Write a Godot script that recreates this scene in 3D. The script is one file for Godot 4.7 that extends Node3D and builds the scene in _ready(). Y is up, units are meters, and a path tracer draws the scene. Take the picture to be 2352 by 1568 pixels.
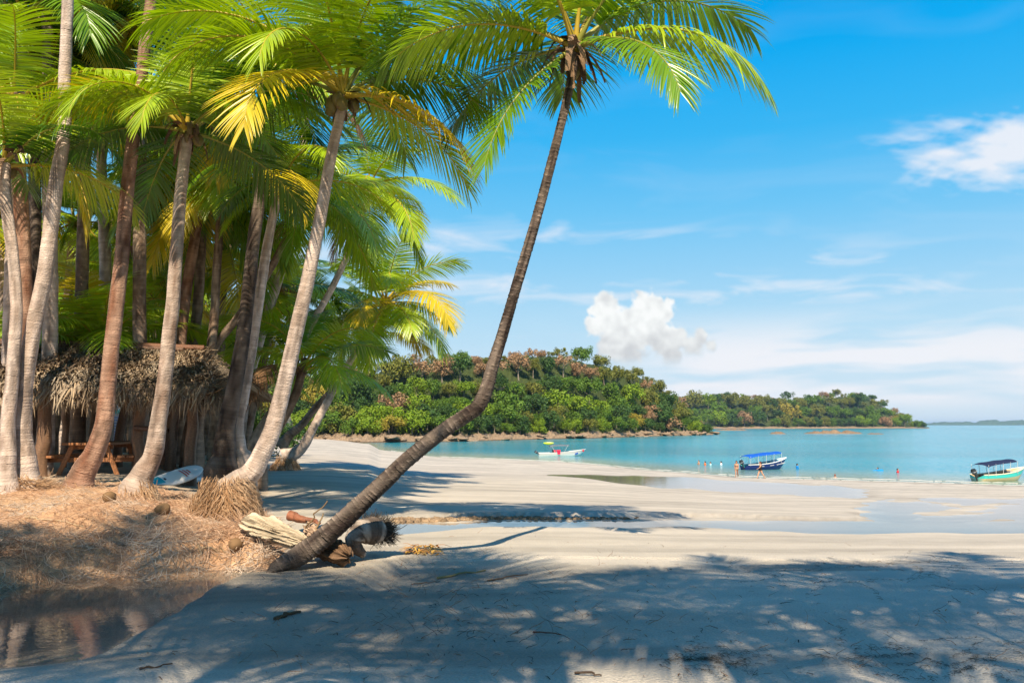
extends Node3D
# A palm-lined tropical beach. y is up, metres; the sea lies at y = 0 and the camera stands on the upper beach.

const FOCAL := 1829.7
const EYE := 5.4
const PITCH := 0.1040
var names := {}
var mats := {}
var frond_cache := {}
var stalk_cache := {}
var noise_a := FastNoiseLite.new()
var noise_b := FastNoiseLite.new()
var noise_c := FastNoiseLite.new()
var rng := RandomNumberGenerator.new()

func _ready() -> void:
	rng.seed = 7
	setup_noise()
	setup_camera()
	setup_sky_and_sun()
	make_materials()
	build_ground()
	build_waters()
	build_headlands()
	build_palms()
	build_bushes()
	build_hut()
	build_shore_things()
	build_boats()
	build_people()
	build_litter()

func setup_noise() -> void:
	noise_a.seed = 11; noise_a.frequency = 1.0; noise_a.fractal_octaves = 4
	noise_b.seed = 23; noise_b.frequency = 1.0; noise_b.fractal_octaves = 3
	noise_c.seed = 37; noise_c.frequency = 1.0; noise_c.fractal_type = FastNoiseLite.FRACTAL_NONE

# ---------------------------------------------------------------- camera, sky, sun
func setup_camera() -> void:
	var cam := Camera3D.new()
	cam.name = "camera"
	cam.position = Vector3(0, EYE, 0)
	cam.rotation = Vector3(PITCH, 0, 0)
	cam.fov = rad_to_deg(2.0 * atan(784.0 / FOCAL))
	cam.near = 0.1
	cam.far = 30000.0
	cam.current = true
	add_child(cam)

func setup_sky_and_sun() -> void:
	var env := Environment.new()
	env.background_mode = Environment.BG_SKY
	env.tonemap_mode = Environment.TONE_MAPPER_LINEAR
	env.tonemap_exposure = 1.72
	env.sdfgi_enabled = true
	env.ssao_enabled = true
	env.ssil_enabled = true
	env.fog_enabled = true
	env.fog_mode = Environment.FOG_MODE_EXPONENTIAL
	env.fog_density = 0.00006
	env.fog_light_color = Color(0.72, 0.86, 1.0)
	var sky := Sky.new()
	var pano := PanoramaSkyMaterial.new()
	pano.panorama = ImageTexture.create_from_image(sky_image())
	sky.sky_material = pano
	env.sky = sky
	env.background_energy_multiplier = 0.575
	var we := WorldEnvironment.new()
	we.name = "environment"
	we.environment = env
	add_child(we)
	var sun := DirectionalLight3D.new()
	sun.name = "sun"
	sun.light_color = Color(1.0, 0.93, 0.82)
	sun.light_energy = 1.6
	sun.light_angular_distance = 0.5
	sun.shadow_enabled = true
	sun.basis = Basis.looking_at(SUN_TRAVEL, Vector3.UP)
	add_child(sun)

const SUN_TRAVEL := Vector3(0.04, -1.0, -0.92)

func sky_image() -> Image:
	var w := 4096
	var h := 2048
	var stops := [[0.0, 222, 236, 246], [3.0, 206, 231, 247], [7.0, 184, 224, 248], [11.0, 150, 211, 248], [15.0, 112, 199, 248], [20.0, 58, 183, 246], [25.0, 14, 172, 244], [30.0, 2, 160, 238], [50.0, 4, 128, 212], [90.0, 4, 108, 192]]
	var data := PackedFloat32Array()
	data.resize(w * h * 3)
	var n1 := FastNoiseLite.new()
	n1.seed = 5; n1.frequency = 1.0; n1.fractal_octaves = 5; n1.fractal_gain = 0.55
	var n2 := FastNoiseLite.new()
	n2.seed = 9; n2.frequency = 1.0; n2.fractal_octaves = 2
	var puffs := [[1395, 705, 40], [1366, 752, 26], [1410, 748, 52], [1484, 735, 62], [1508, 716, 44], [1440, 792, 72], [1530, 785, 52], [1560, 770, 28], [1455, 812, 42], [1395, 790, 34], [1592, 792, 34], [1606, 776, 24], [1634, 793, 18], [1540, 815, 34]]
	for y in h:
		var el := 90.0 - (y + 0.5) / h * 180.0
		var base := Color(0, 0, 0)
		var e := maxf(el, 0.0)
		for k in range(stops.size() - 1):
			if e <= stops[k + 1][0]:
				var t: float = (e - stops[k][0]) / (stops[k + 1][0] - stops[k][0])
				base = Color8(stops[k][1], stops[k][2], stops[k][3]).srgb_to_linear().lerp(Color8(stops[k + 1][1], stops[k + 1][2], stops[k + 1][3]).srgb_to_linear(), t)
				break
		var ce := cos(deg_to_rad(el))
		var se := sin(deg_to_rad(el))
		var at := y * w * 3
		if el <= -1.0:
			for x in w:
				data[at] = 0.35; data[at + 1] = 0.42; data[at + 2] = 0.45
				at += 3
			continue
		for x in w:
			var az := (x + 0.5) / w * TAU
			var dx := sin(az) * ce
			var dz := -cos(az) * ce
			var r := base.r
			var g := base.g
			var b := base.b
			# thin high cloud, drawn out along the wind
			var q := 1.0 / (se + 0.10)
			var ux := dx * q
			var uz := dz * q
			var wx := n2.get_noise_2d(ux * 0.9, uz * 0.9) * 0.7
			var c1 := n1.get_noise_2d(ux * 0.55 + wx + 3.7, uz * 2.1 + wx * 0.6 + 1.3)
			var veil := smoothstep(0.02, 0.55, n2.get_noise_2d(ux * 0.28 + 7.1, uz * 0.42 + 2.9) + 0.12)
			var thin := clampf((c1 - 0.05) * 1.3, 0.0, 1.0) * (0.10 + 0.65 * veil)
			# low bank of cloud over the sea
			var azd := rad_to_deg(az)
			if azd > 180.0:
				azd -= 360.0
			if el < 13.0:
				var c2 := n1.get_noise_2d(azd * 0.045 + 4.0, el * 0.42 + n2.get_noise_2d(azd * 0.10, el * 0.2) * 0.25)
				var band := smoothstep(8.6, 4.6, el) * smoothstep(0.6, 2.0, el)
				thin = maxf(thin * smoothstep(1.0, 6.0, el), clampf((c2 + 0.42) * 1.9, 0.0, 1.0) * band * smoothstep(2.0, 12.0, azd + 3.0 * sin(el)) * 0.9)
			if absf(azd) < 42.0 and el < 34.0 and el > 2.0:
				# to picture coordinates, for the clouds that have a shape of their own
				var cy := se * cos(PITCH) + dz * sin(PITCH)
				var cz := -se * sin(PITCH) + dz * cos(PITCH)
				var px := 1176.0 + FOCAL * dx / -cz
				var py := 784.0 - FOCAL * cy / -cz
				if px > 1280 and px < 1720 and py > 620 and py < 880:
					var best := -1.0
					var nn := n1.get_noise_2d(px * 0.013, py * 0.013) * 0.62 + n1.get_noise_2d(px * 0.05 + 90.0, py * 0.05) * 0.34
					for p in puffs:
						best = maxf(best, 1.0 - Vector2(px - p[0], py - p[1]).length() / p[2])
					var dd := best + nn * 0.75 + 0.05
					var soft := 0.24 + 0.30 * (n2.get_noise_2d(px * 0.01 + 60.0, py * 0.01) + 0.3) + 0.40 * smoothstep(780.0, 835.0, py) + 0.3 * smoothstep(1560.0, 1620.0, px)
					var al := smoothstep(0.0, soft, dd) * (1.0 - smoothstep(815.0, 850.0, py) * 0.75)
					var sh := clampf(0.95 + n2.get_noise_2d(px * 0.016 + 5.0, py * 0.02) * 0.16 + n1.get_noise_2d(px * 0.03, py * 0.03) * 0.12 - smoothstep(725.0, 835.0, py) * 0.24, 0.66, 1.0)
					r = lerpf(r, sh * 0.985, al); g = lerpf(g, minf(1.0, sh + 0.01), al); b = lerpf(b, minf(1.0, sh * 0.9 + 0.1), al)
					thin *= 1.0 - al
				# the feathered cloud high over the sea
				var ex := (px - 2330.0) / 300.0
				var ey := (py - 348.0 - (px - 2300.0) * -0.06) / 92.0
				var rr := 1.0 - sqrt(ex * ex + ey * ey)
				if rr > -0.6:
					var f := n1.get_noise_2d(px * 0.0035 + wx, py * 0.013 + px * 0.002)
					var f2 := n1.get_noise_2d(px * 0.006 + py * 0.004 + 40.0, py * 0.03 - px * 0.004)
					thin = maxf(thin, clampf(rr * 0.95 + f * 0.75 + f2 * 0.45 + 0.10, 0.0, 0.86) * smoothstep(-0.6, 0.4, rr))
			r = lerpf(r, 0.93, thin); g = lerpf(g, 0.93, thin); b = lerpf(b, 0.97, thin)
			data[at] = r; data[at + 1] = g; data[at + 2] = b
			at += 3
	return Image.create_from_data(w, h, false, Image.FORMAT_RGBF, data.to_byte_array())

# ---------------------------------------------------------------- pixels to places
func ray(px: float, py: float) -> Vector3:
	var v := Vector3((px - 1176.0) / FOCAL, -(py - 784.0) / FOCAL, -1.0)
	return Basis(Vector3.RIGHT, PITCH) * v

func spot(px: float, py: float, depth: float) -> Vector3:
	var v := ray(px, py)
	return Vector3(0, EYE, 0) + v * (depth / -v.z)

func pixel(p: Vector3) -> Vector2:
	var v := Basis(Vector3.RIGHT, -PITCH) * (p - Vector3(0, EYE, 0))
	return Vector2(1176.0 + FOCAL * v.x / -v.z, 784.0 - FOCAL * v.y / -v.z)

func on_ground(px: float, py: float) -> Vector3:
	var v := ray(px, py)
	var t := 3.0
	for i in 4000:
		var p := Vector3(0, EYE, 0) + v * t
		if p.y <= ground(p.x, p.z):
			break
		t *= 1.0025
	return Vector3(v.x * t, ground(v.x * t, v.z * t), v.z * t)

func on_sea(px: float, py: float) -> Vector3:
	var v := ray(px, py)
	return Vector3(0, EYE, 0) + v * (EYE / -v.y)

# ---------------------------------------------------------------- naming
func numbered(called: String) -> String:
	if not names.has(called):
		names[called] = 0
		return called
	names[called] += 1
	return "%s_%03d" % [called, names[called]]

func tag(o: Node, label: String, category := "", group := "", kind := "") -> Node:
	if label: o.set_meta("label", label)
	if category: o.set_meta("category", category)
	if group: o.set_meta("group", group)
	if kind: o.set_meta("kind", kind)
	return o

func thing(called: String, at: Vector3, label: String, category: String, group := "") -> Node3D:
	var o := Node3D.new()
	o.name = numbered(called)
	o.position = at
	add_child(o)
	tag(o, label, category, group)
	return o

func part(called: String, m: Mesh, mat: Material, parent: Node, at := Vector3.ZERO) -> MeshInstance3D:
	var o := MeshInstance3D.new()
	o.name = called if parent != self else numbered(called)
	o.mesh = m
	o.material_override = mat
	o.position = at
	parent.add_child(o, true)
	return o

func structure(called: String, m: Mesh, mat: Material, at := Vector3.ZERO) -> MeshInstance3D:
	var o := part(called, m, mat, self, at)
	o.set_meta("kind", "structure")
	return o

# ---------------------------------------------------------------- mesh helpers
class Shape:
	var v := PackedVector3Array()
	var n := PackedVector3Array()
	var c := PackedColorArray()
	var i := PackedInt32Array()
	var tint := Color(1, 1, 1)
	func vert(p: Vector3, nn: Vector3, col: Color) -> int:
		v.append(p); n.append(nn); c.append(col)
		return v.size() - 1
	func tri(a: int, b: int, d: int) -> void:
		i.append(a); i.append(b); i.append(d)
	func quad(a: int, b: int, d: int, e: int) -> void:
		i.append(a); i.append(b); i.append(d); i.append(a); i.append(d); i.append(e)
	func face(a: Vector3, b: Vector3, d: Vector3, e: Vector3) -> void:
		var nn := (d - a).cross(b - a).normalized()
		var k := vert(a, nn, tint)
		vert(b, nn, tint); vert(d, nn, tint); vert(e, nn, tint)
		quad(k, k + 1, k + 2, k + 3)
	func box(at: Vector3, size: Vector3, turn := Basis.IDENTITY) -> void:
		# a box with chamfered long edges
		var h := size * 0.5
		var ch := minf(minf(h.x, h.y), h.z) * 0.22
		for ax in 3:
			for s: float in [-1.0, 1.0]:
				var u := (ax + 1) % 3
				var w := (ax + 2) % 3
				var q := []
				for k in [[-1, -1], [1, -1], [1, 1], [-1, 1]]:
					var p := Vector3.ZERO
					p[ax] = s * h[ax]
					p[u] = k[0] * (h[u] - ch)
					p[w] = k[1] * (h[w] - ch)
					q.append(at + turn * p)
				if s > 0:
					q.reverse()
				face(q[0], q[1], q[2], q[3])
		for ax in 3:
			var u := (ax + 1) % 3
			var w := (ax + 2) % 3
			for k in [[-1, -1], [1, -1], [1, 1], [-1, 1]]:
				var q := []
				for e in [[-1, 0], [1, 0], [1, 1], [-1, 1]]:
					var p := Vector3.ZERO
					p[ax] = e[0] * (h[ax] - ch)
					p[u] = k[0] * (h[u] - (ch if e[1] == 0 else 0.0))
					p[w] = k[1] * (h[w] - (0.0 if e[1] == 0 else ch))
					q.append(at + turn * p)
				if k[0] * k[1] > 0:
					q.reverse()
				face(q[0], q[1], q[2], q[3])
	func tube(pts: Array, radii: Array, sides := 8, caps := true) -> void:
		var rows := []
		var side := Vector3.RIGHT
		for k in pts.size():
			var t: Vector3 = (pts[mini(k + 1, pts.size() - 1)] - pts[maxi(k - 1, 0)]).normalized()
			if k == 0:
				side = t.cross(Vector3.FORWARD if absf(t.z) < 0.9 else Vector3.UP).normalized()
			side = (side - t * side.dot(t)).normalized()
			var other := t.cross(side)
			var row := []
			for s in sides:
				var a := TAU * s / sides
				var d := side * cos(a) + other * sin(a)
				row.append(vert(pts[k] + d * radii[k], d, tint))
			rows.append(row)
		for k in range(pts.size() - 1):
			for s in sides:
				var s2 := (s + 1) % sides
				quad(rows[k][s], rows[k + 1][s], rows[k + 1][s2], rows[k][s2])
		if caps:
			for e in 2:
				var k := 0 if e == 0 else pts.size() - 1
				var t: Vector3 = (pts[1] - pts[0]) if e == 0 else (pts[k] - pts[k - 1])
				t = -t.normalized() if e == 0 else t.normalized()
				var mid := vert(pts[k], t, tint)
				for s in sides:
					var s2 := (s + 1) % sides
					var a := vert(v[rows[k][s]], t, tint)
					var b := vert(v[rows[k][s2]], t, tint)
					if e == 0: tri(mid, a, b)
					else: tri(mid, b, a)
	func done() -> ArrayMesh:
		var arr := []
		arr.resize(Mesh.ARRAY_MAX)
		arr[Mesh.ARRAY_VERTEX] = v
		arr[Mesh.ARRAY_NORMAL] = n
		arr[Mesh.ARRAY_COLOR] = c
		arr[Mesh.ARRAY_INDEX] = i
		var m := ArrayMesh.new()
		m.add_surface_from_arrays(Mesh.PRIMITIVE_TRIANGLES, arr)
		return m
	func smooth() -> ArrayMesh:
		# normals from the faces, joined at shared vertices
		for k in n.size():
			n[k] = Vector3.ZERO
		for k in range(0, i.size(), 3):
			var f := (v[i[k + 2]] - v[i[k]]).cross(v[i[k + 1]] - v[i[k]])
			n[i[k]] += f; n[i[k + 1]] += f; n[i[k + 2]] += f
		for k in n.size():
			n[k] = n[k].normalized()
		return done()

func scatter(called: String, m: Mesh, mat: Material, parent: Node, where: Array, tints: PackedColorArray) -> MultiMeshInstance3D:
	var mm := MultiMesh.new()
	mm.transform_format = MultiMesh.TRANSFORM_3D
	mm.use_colors = true
	mm.mesh = m
	mm.instance_count = where.size()
	var buf := PackedFloat32Array()
	buf.resize(where.size() * 16)
	for k in where.size():
		var t: Transform3D = where[k]
		var o := k * 16
		buf[o] = t.basis.x.x; buf[o + 1] = t.basis.y.x; buf[o + 2] = t.basis.z.x; buf[o + 3] = t.origin.x
		buf[o + 4] = t.basis.x.y; buf[o + 5] = t.basis.y.y; buf[o + 6] = t.basis.z.y; buf[o + 7] = t.origin.y
		buf[o + 8] = t.basis.x.z; buf[o + 9] = t.basis.y.z; buf[o + 10] = t.basis.z.z; buf[o + 11] = t.origin.z
		var c: Color = tints[k]
		buf[o + 12] = c.r; buf[o + 13] = c.g; buf[o + 14] = c.b; buf[o + 15] = 1.0
	mm.buffer = buf
	var o2 := MultiMeshInstance3D.new()
	o2.name = called if parent != self else numbered(called)
	o2.multimesh = mm
	o2.material_override = mat
	parent.add_child(o2, true)
	o2.set_meta("kind", "stuff")
	return o2

# ---------------------------------------------------------------- materials
func lin(r: float, g: float, b: float) -> Color:
	return Color(r, g, b).linear_to_srgb()

func noise_tex(freq: float, octaves: int, lo: float, hi: float, sd: int, size := 512) -> NoiseTexture2D:
	var n := FastNoiseLite.new()
	n.seed = sd
	n.frequency = freq
	n.fractal_octaves = octaves
	var t := NoiseTexture2D.new()
	t.width = size
	t.height = size
	t.seamless = true
	t.noise = n
	var g := Gradient.new()
	g.set_color(0, Color(lo, lo, lo))
	g.set_color(1, Color(hi, hi, hi))
	t.color_ramp = g
	return t

func mat(called: String, c: Color, rough := 0.8, spec := 0.4) -> StandardMaterial3D:
	var m := StandardMaterial3D.new()
	m.resource_name = called
	m.albedo_color = c
	m.roughness = rough
	m.metallic_specular = spec
	m.vertex_color_use_as_albedo = true
	mats[called] = m
	return m

func textured(m: StandardMaterial3D, tex: Texture2D, height: Texture2D, scale: float, relief: float, world := true) -> StandardMaterial3D:
	m.albedo_texture = tex
	m.uv1_triplanar = true
	m.uv1_world_triplanar = world
	m.uv1_scale = Vector3.ONE * scale
	if height:
		m.heightmap_enabled = true
		m.heightmap_texture = height
		m.heightmap_scale = relief
	return m

func make_materials() -> void:
	var fine := noise_tex(0.06, 4, 0.78, 1.0, 1)
	var coarse := noise_tex(0.02, 5, 0.70, 1.0, 2)
	var fine_h := noise_tex(0.05, 5, 0.0, 1.0, 3)
	var rough_h := noise_tex(0.03, 5, 0.0, 1.0, 4)
	textured(mat("sand", Color.WHITE, 0.85, 0.35), noise_tex(0.09, 4, 0.86, 1.0, 8), noise_tex(0.06, 5, 0.0, 1.0, 12), 0.9, 1.6)
	textured(mat("bark", Color.WHITE, 0.85, 0.3), fine, rough_h, 2.2, 1.2)
	textured(mat("wood", Color.WHITE, 0.6, 0.4), coarse, fine_h, 2.0, 0.4)
	textured(mat("rock", Color.WHITE, 0.9, 0.3), coarse, rough_h, 0.12, 40.0)
	textured(mat("driftwood", Color.WHITE, 0.85, 0.3), fine, rough_h, 3.0, 1.5)
	mat("paint", Color.WHITE, 0.35, 0.5)
	mat("cloth", Color.WHITE, 0.85, 0.3)
	mat("skin", Color.WHITE, 0.5, 0.4)
	mat("metal", Color.WHITE, 0.3, 0.6)
	mat("fiber", Color.WHITE, 0.85, 0.25)
	for f in [["frond_green", lin(0.155, 0.300, 0.010)], ["frond_bright", lin(0.36, 0.50, 0.016)], ["frond_yellow", lin(0.64, 0.50, 0.018)], ["frond_deep", lin(0.060, 0.160, 0.010)]]:
		var m := mat(f[0], f[1], 0.30, 0.58)
		m.backlight_enabled = true
		m.backlight = lin(0.60, 0.64, 0.06)
	var dead := mat("frond_dead", lin(0.22, 0.13, 0.07), 0.8, 0.3)
	dead.backlight_enabled = true
	dead.backlight = lin(0.3, 0.2, 0.1)
	mat("stalk_green", lin(0.22, 0.22, 0.03), 0.45, 0.45)
	mat("stalk_yellow", lin(0.42, 0.30, 0.03), 0.45, 0.45)
	var leaf := mat("leaf", Color.WHITE, 0.5, 0.4)
	leaf.backlight_enabled = true
	leaf.backlight = lin(0.4, 0.45, 0.1)
	# water
	var sea := mat("sea", Color.WHITE, 0.12, 0.5)
	sea.normal_enabled = true
	var wn := FastNoiseLite.new()
	wn.seed = 31; wn.frequency = 0.022; wn.fractal_octaves = 4
	var wt := NoiseTexture2D.new()
	wt.width = 512; wt.height = 512; wt.seamless = true; wt.as_normal_map = true; wt.bump_strength = 6.0; wt.noise = wn
	sea.normal_texture = wt
	sea.normal_scale = 1.0
	sea.uv1_triplanar = true
	sea.uv1_world_triplanar = true
	sea.uv1_scale = Vector3(0.04, 0.04, 0.07)
	var pool := mat("pool", Color(0.22, 0.19, 0.13, 0.07), 0.02, 0.5)
	pool.transparency = BaseMaterial3D.TRANSPARENCY_ALPHA
	pool.vertex_color_use_as_albedo = false
	pool.normal_enabled = true
	pool.normal_texture = wt
	pool.normal_scale = 0.035
	pool.uv1_triplanar = true
	pool.uv1_world_triplanar = true
	pool.uv1_scale = Vector3(0.5, 0.5, 0.8)

# ---------------------------------------------------------------- the ground
const SHORE := [[-100.0, 340.0], [700.0, 340.0], [760.0, 310.0], [833.0, 232.0], [850.0, 225.0], [873.0, 173.0], [993.0, 135.0], [1300.0, 115.0], [1470.0, 96.0], [1700.0, 82.0], [2352.0, 71.0], [3000.0, 64.0], [6000.0, 60.0]]

func table(t: Array, x: float) -> float:
	if x <= t[0][0]:
		return t[0][1]
	for k in range(t.size() - 1):
		if x < t[k + 1][0]:
			return lerpf(t[k][1], t[k + 1][1], (x - t[k][0]) / (t[k + 1][0] - t[k][0]))
	return t[t.size() - 1][1]

func beach(x: float, z: float) -> float:
	# the smooth beach without its bank and channels
	var d := -z
	if d < 9.0:
		return 3.80
	var shore := table(SHORE, 1176.0 + FOCAL * x / d)
	var f := (d - 9.0) / (shore - 9.0)
	return maxf(3.80 * (1.0 - f), -6.0)

const BANK_RIGHT := [[0.0, -2.6], [9.4, -2.72], [10.5, -2.95], [12.0, -3.5], [16.0, -5.0], [20.0, -6.2], [35.0, -10.4], [60.0, -18.9], [330.0, -88.0], [600.0, -150.0]]

func bank_inside(x: float, z: float) -> float:
	# metres inside the edge of the wooded bank, negative on the beach
	var d := -z
	var front := 8.15 + (x + 5.5) * 0.50
	if x < -5.5:
		front = 8.15 + (x + 5.5) * 0.30
	front += noise_b.get_noise_1d(x * 0.7) * 0.35
	var right := table(BANK_RIGHT, d) + noise_b.get_noise_1d(d * 0.5 + 40.0) * 0.3
	return minf(d - front, right - x)

func channel(px: float, py: float) -> float:
	# how deep in one of the beach's wet channels (1) or out of them (0)
	var m := 0.0
	# thin stream below the ledge
	var wob := noise_c.get_noise_1d(px * 0.006) * 5.0
	var mid := 1212.0 - smoothstep(900.0, 1200.0, px) * 8.0 + wob * 0.6 + smoothstep(1500.0, 1900.0, px) * 6.0
	var half := lerpf(20.0, 9.0, smoothstep(880.0, 1080.0, px)) + smoothstep(1500.0, 1950.0, px) * 9.0
	m = maxf(m, (1.0 - smoothstep(half * 0.6, half, absf(py - mid))) * smoothstep(880.0, 930.0, px))
	# broad shallow pool towards the sea
	var top := 1142.0 + noise_c.get_noise_1d(px * 0.01 + 9.0) * 3.0
	var bottom := 1214.0 + noise_c.get_noise_1d(px * 0.012) * 6.0 - smoothstep(2050.0, 2352.0, px) * 16.0
	var left := 1985.0 - (1180.0 - py) * 0.9 + noise_c.get_noise_1d(py * 0.07) * 60.0
	m = maxf(m, smoothstep(top, top + 6.0, py) * (1.0 - smoothstep(bottom - 8.0, bottom, py)) * smoothstep(left - 40.0, left + 60.0, px) * (1.0 - 0.9 * smoothstep(0.10, 0.34, noise_a.get_noise_2d(px * 0.004 + 3.0, py * 0.045))))
	# wet runnel behind the sandbar
	var c2 := 1082.0 + (px - 1100.0) * 0.058 + noise_c.get_noise_1d(px * 0.008 + 20.0) * 3.0
	var h2 := 2.0 + 14.0 * smoothstep(1240.0, 1560.0, px)
	m = maxf(m, (1.0 - smoothstep(h2 * 0.55, h2, absf(py - c2))) * smoothstep(1200.0, 1340.0, px) * (1.0 - smoothstep(1900.0, 2050.0, px)))
	return m

var want_wet := false
var wet_now := 0.0
var fiber_now := 0.0

func ground(x: float, z: float) -> float:
	var d := -z
	var y := beach(x, z)
	var b := y
	wet_now = 0.0
	fiber_now = 0.0
	var inside := bank_inside(x, z)
	if d > 3.0 and inside < 0.5 and y > -1.0 and d < 130.0:
		# the still pool in front of the bank
		var p := smoothstep(5.15, 6.0, d) * (1.0 - smoothstep(9.0, 10.0, d))
		var reach := -3.1
		var dip := p * (1.0 - smoothstep(reach - 1.1, reach + 0.7, x))
		var film := p * (1.0 - smoothstep(-1.2, 2.6, x))
		y -= 0.10 * dip + 0.036 * film
		wet_now = dip * 1.6 + film * 0.85 * (1.0 - dip)
		# rough ridge of dry sand at the very front
		if d < 7.0:
			var line := 5.25 + noise_b.get_noise_1d(x * 1.3) * 0.16 - smoothstep(-1.0, 1.5, x) * 0.5
			var k := 1.0 - smoothstep(line - 0.45, line, d)
			y += k * (0.075 + noise_a.get_noise_2d(x * 2.2, z * 2.2) * 0.03 + noise_a.get_noise_2d(x * 7.0, z * 7.0) * 0.012) * (1.0 - smoothstep(0.4, 1.8, x) * 0.75)
		if d > 10.0:
			var pp := pixel(Vector3(x, b, z))
			var c := channel(pp.x, pp.y)
			y += 0.022 - 0.055 * c
			wet_now = maxf(wet_now, c)
			# broken ledge of sand on the far side of the stream
			var lx := pp.x
			if lx > 890.0 and lx < 1975.0:
				var ly := 1197.0 - smoothstep(900.0, 1200.0, lx) * 7.0 + smoothstep(1500.0, 1940.0, lx) * 7.0 + noise_c.get_noise_1d(lx * 0.05) * 1.6
				var up := (1.0 - smoothstep(ly - 3.0, ly, pp.y)) * smoothstep(ly - 42.0, ly - 12.0, pp.y)
				y += up * 0.085 * smoothstep(890.0, 960.0, lx) * (1.0 - smoothstep(1600.0, 1975.0, lx) * 0.7)
			# wet strip along the sea's edge
			wet_now = maxf(wet_now, smoothstep(0.30, 0.05, b) * 0.8)
		y += noise_a.get_noise_2d(x * 0.35, z * 0.35) * 0.016 + noise_a.get_noise_2d(x * 1.7, z * 1.7) * 0.004
		if y < b - 0.001 and d > 9.0 and d < 10.0:
			wet_now = maxf(wet_now, 0.5)
	if inside > -0.1:
		var top := 4.47 + smoothstep(18.0, 35.0, d) * 0.2 - smoothstep(12.5, 16.0, d) * (1.0 - smoothstep(19.0, 24.0, d)) * 0.10
		if d > 60.0:
			top += smoothstep(60.0, 300.0, d) * 4.0
		var soft := smoothstep(11.0, 20.0, d)
		var rise := 0.46 * smoothstep(-0.05, lerpf(0.42, 1.5, soft), inside) + 0.54 * smoothstep(0.15, 2.9, inside)
		var lump := noise_a.get_noise_2d(x * 0.8, z * 0.8) * 0.07 + noise_a.get_noise_2d(x * 3.1, z * 3.1) * 0.03
		y = lerpf(y, maxf(top, y), rise) + lump * rise
		fiber_now = smoothstep(-0.09, 0.02, inside)
		wet_now *= 1.0 - rise
	return y

func build_ground() -> void:
	var angles := PackedFloat32Array()
	var a := -180.0
	while a < 180.0:
		angles.append(deg_to_rad(a))
		a += 0.19 if a > -40.0 and a < 39.5 else (1.0 if absf(a) < 60.0 else 5.0)
	angles.append(PI)
	var radii := PackedFloat32Array([0.0, 1.0, 2.0])
	var r := 3.0
	while r < 620.0:
		radii.append(r)
		r *= 1.0065 if r < 26.0 else (1.013 if r < 60.0 else 1.04)
	var s := Shape.new()
	var dry := Color(0.545, 0.485, 0.40)
	var wet := Color(0.30, 0.262, 0.21)
	var needles := Color(0.52, 0.315, 0.18)
	var floor_sand := Color(0.50, 0.40, 0.30)
	var na := angles.size()
	for rr in radii:
		for an in angles:
			var x := sin(an) * rr
			var z := -cos(an) * rr
			var y := ground(x, z)
			var tone := 1.0 + noise_a.get_noise_2d(x * 0.10 + 50.0, z * 0.55 + x * 0.04) * 0.30 + noise_b.get_noise_2d(x * 1.3, z * 2.5) * 0.09 - smoothstep(0.18, 0.42, noise_a.get_noise_2d(x * 0.05 + 9.0, z * 0.8 + x * 0.05)) * 0.16
			var c := dry.lerp(wet, minf(wet_now, 1.0)).lerp(Color(0.15, 0.125, 0.09), clampf(wet_now - 1.0, 0.0, 0.6) * 1.5) * tone
			if fiber_now > 0.0:
				var dd := -z
				var f := fiber_now * (1.0 - smoothstep(12.6, 15.5, dd + noise_b.get_noise_2d(x * 0.5, z * 0.5) * 2.0))
				var patch := smoothstep(-0.1, 0.4, noise_a.get_noise_2d(x * 0.9 + 9.0, z * 0.9))
				c = c.lerp(floor_sand * tone, fiber_now).lerp(needles.lerp(Color(0.52, 0.33, 0.19), patch) * (0.85 + tone * 0.2), f)
			s.vert(Vector3(x, y, z), Vector3.UP, Color(c.r, c.g, c.b))
	for k in range(radii.size() - 1):
		for j in range(na - 1):
			var q := k * na + j
			s.quad(q, q + na, q + na + 1, q + 1)
	structure("beach", s.smooth(), mats.sand)

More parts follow.
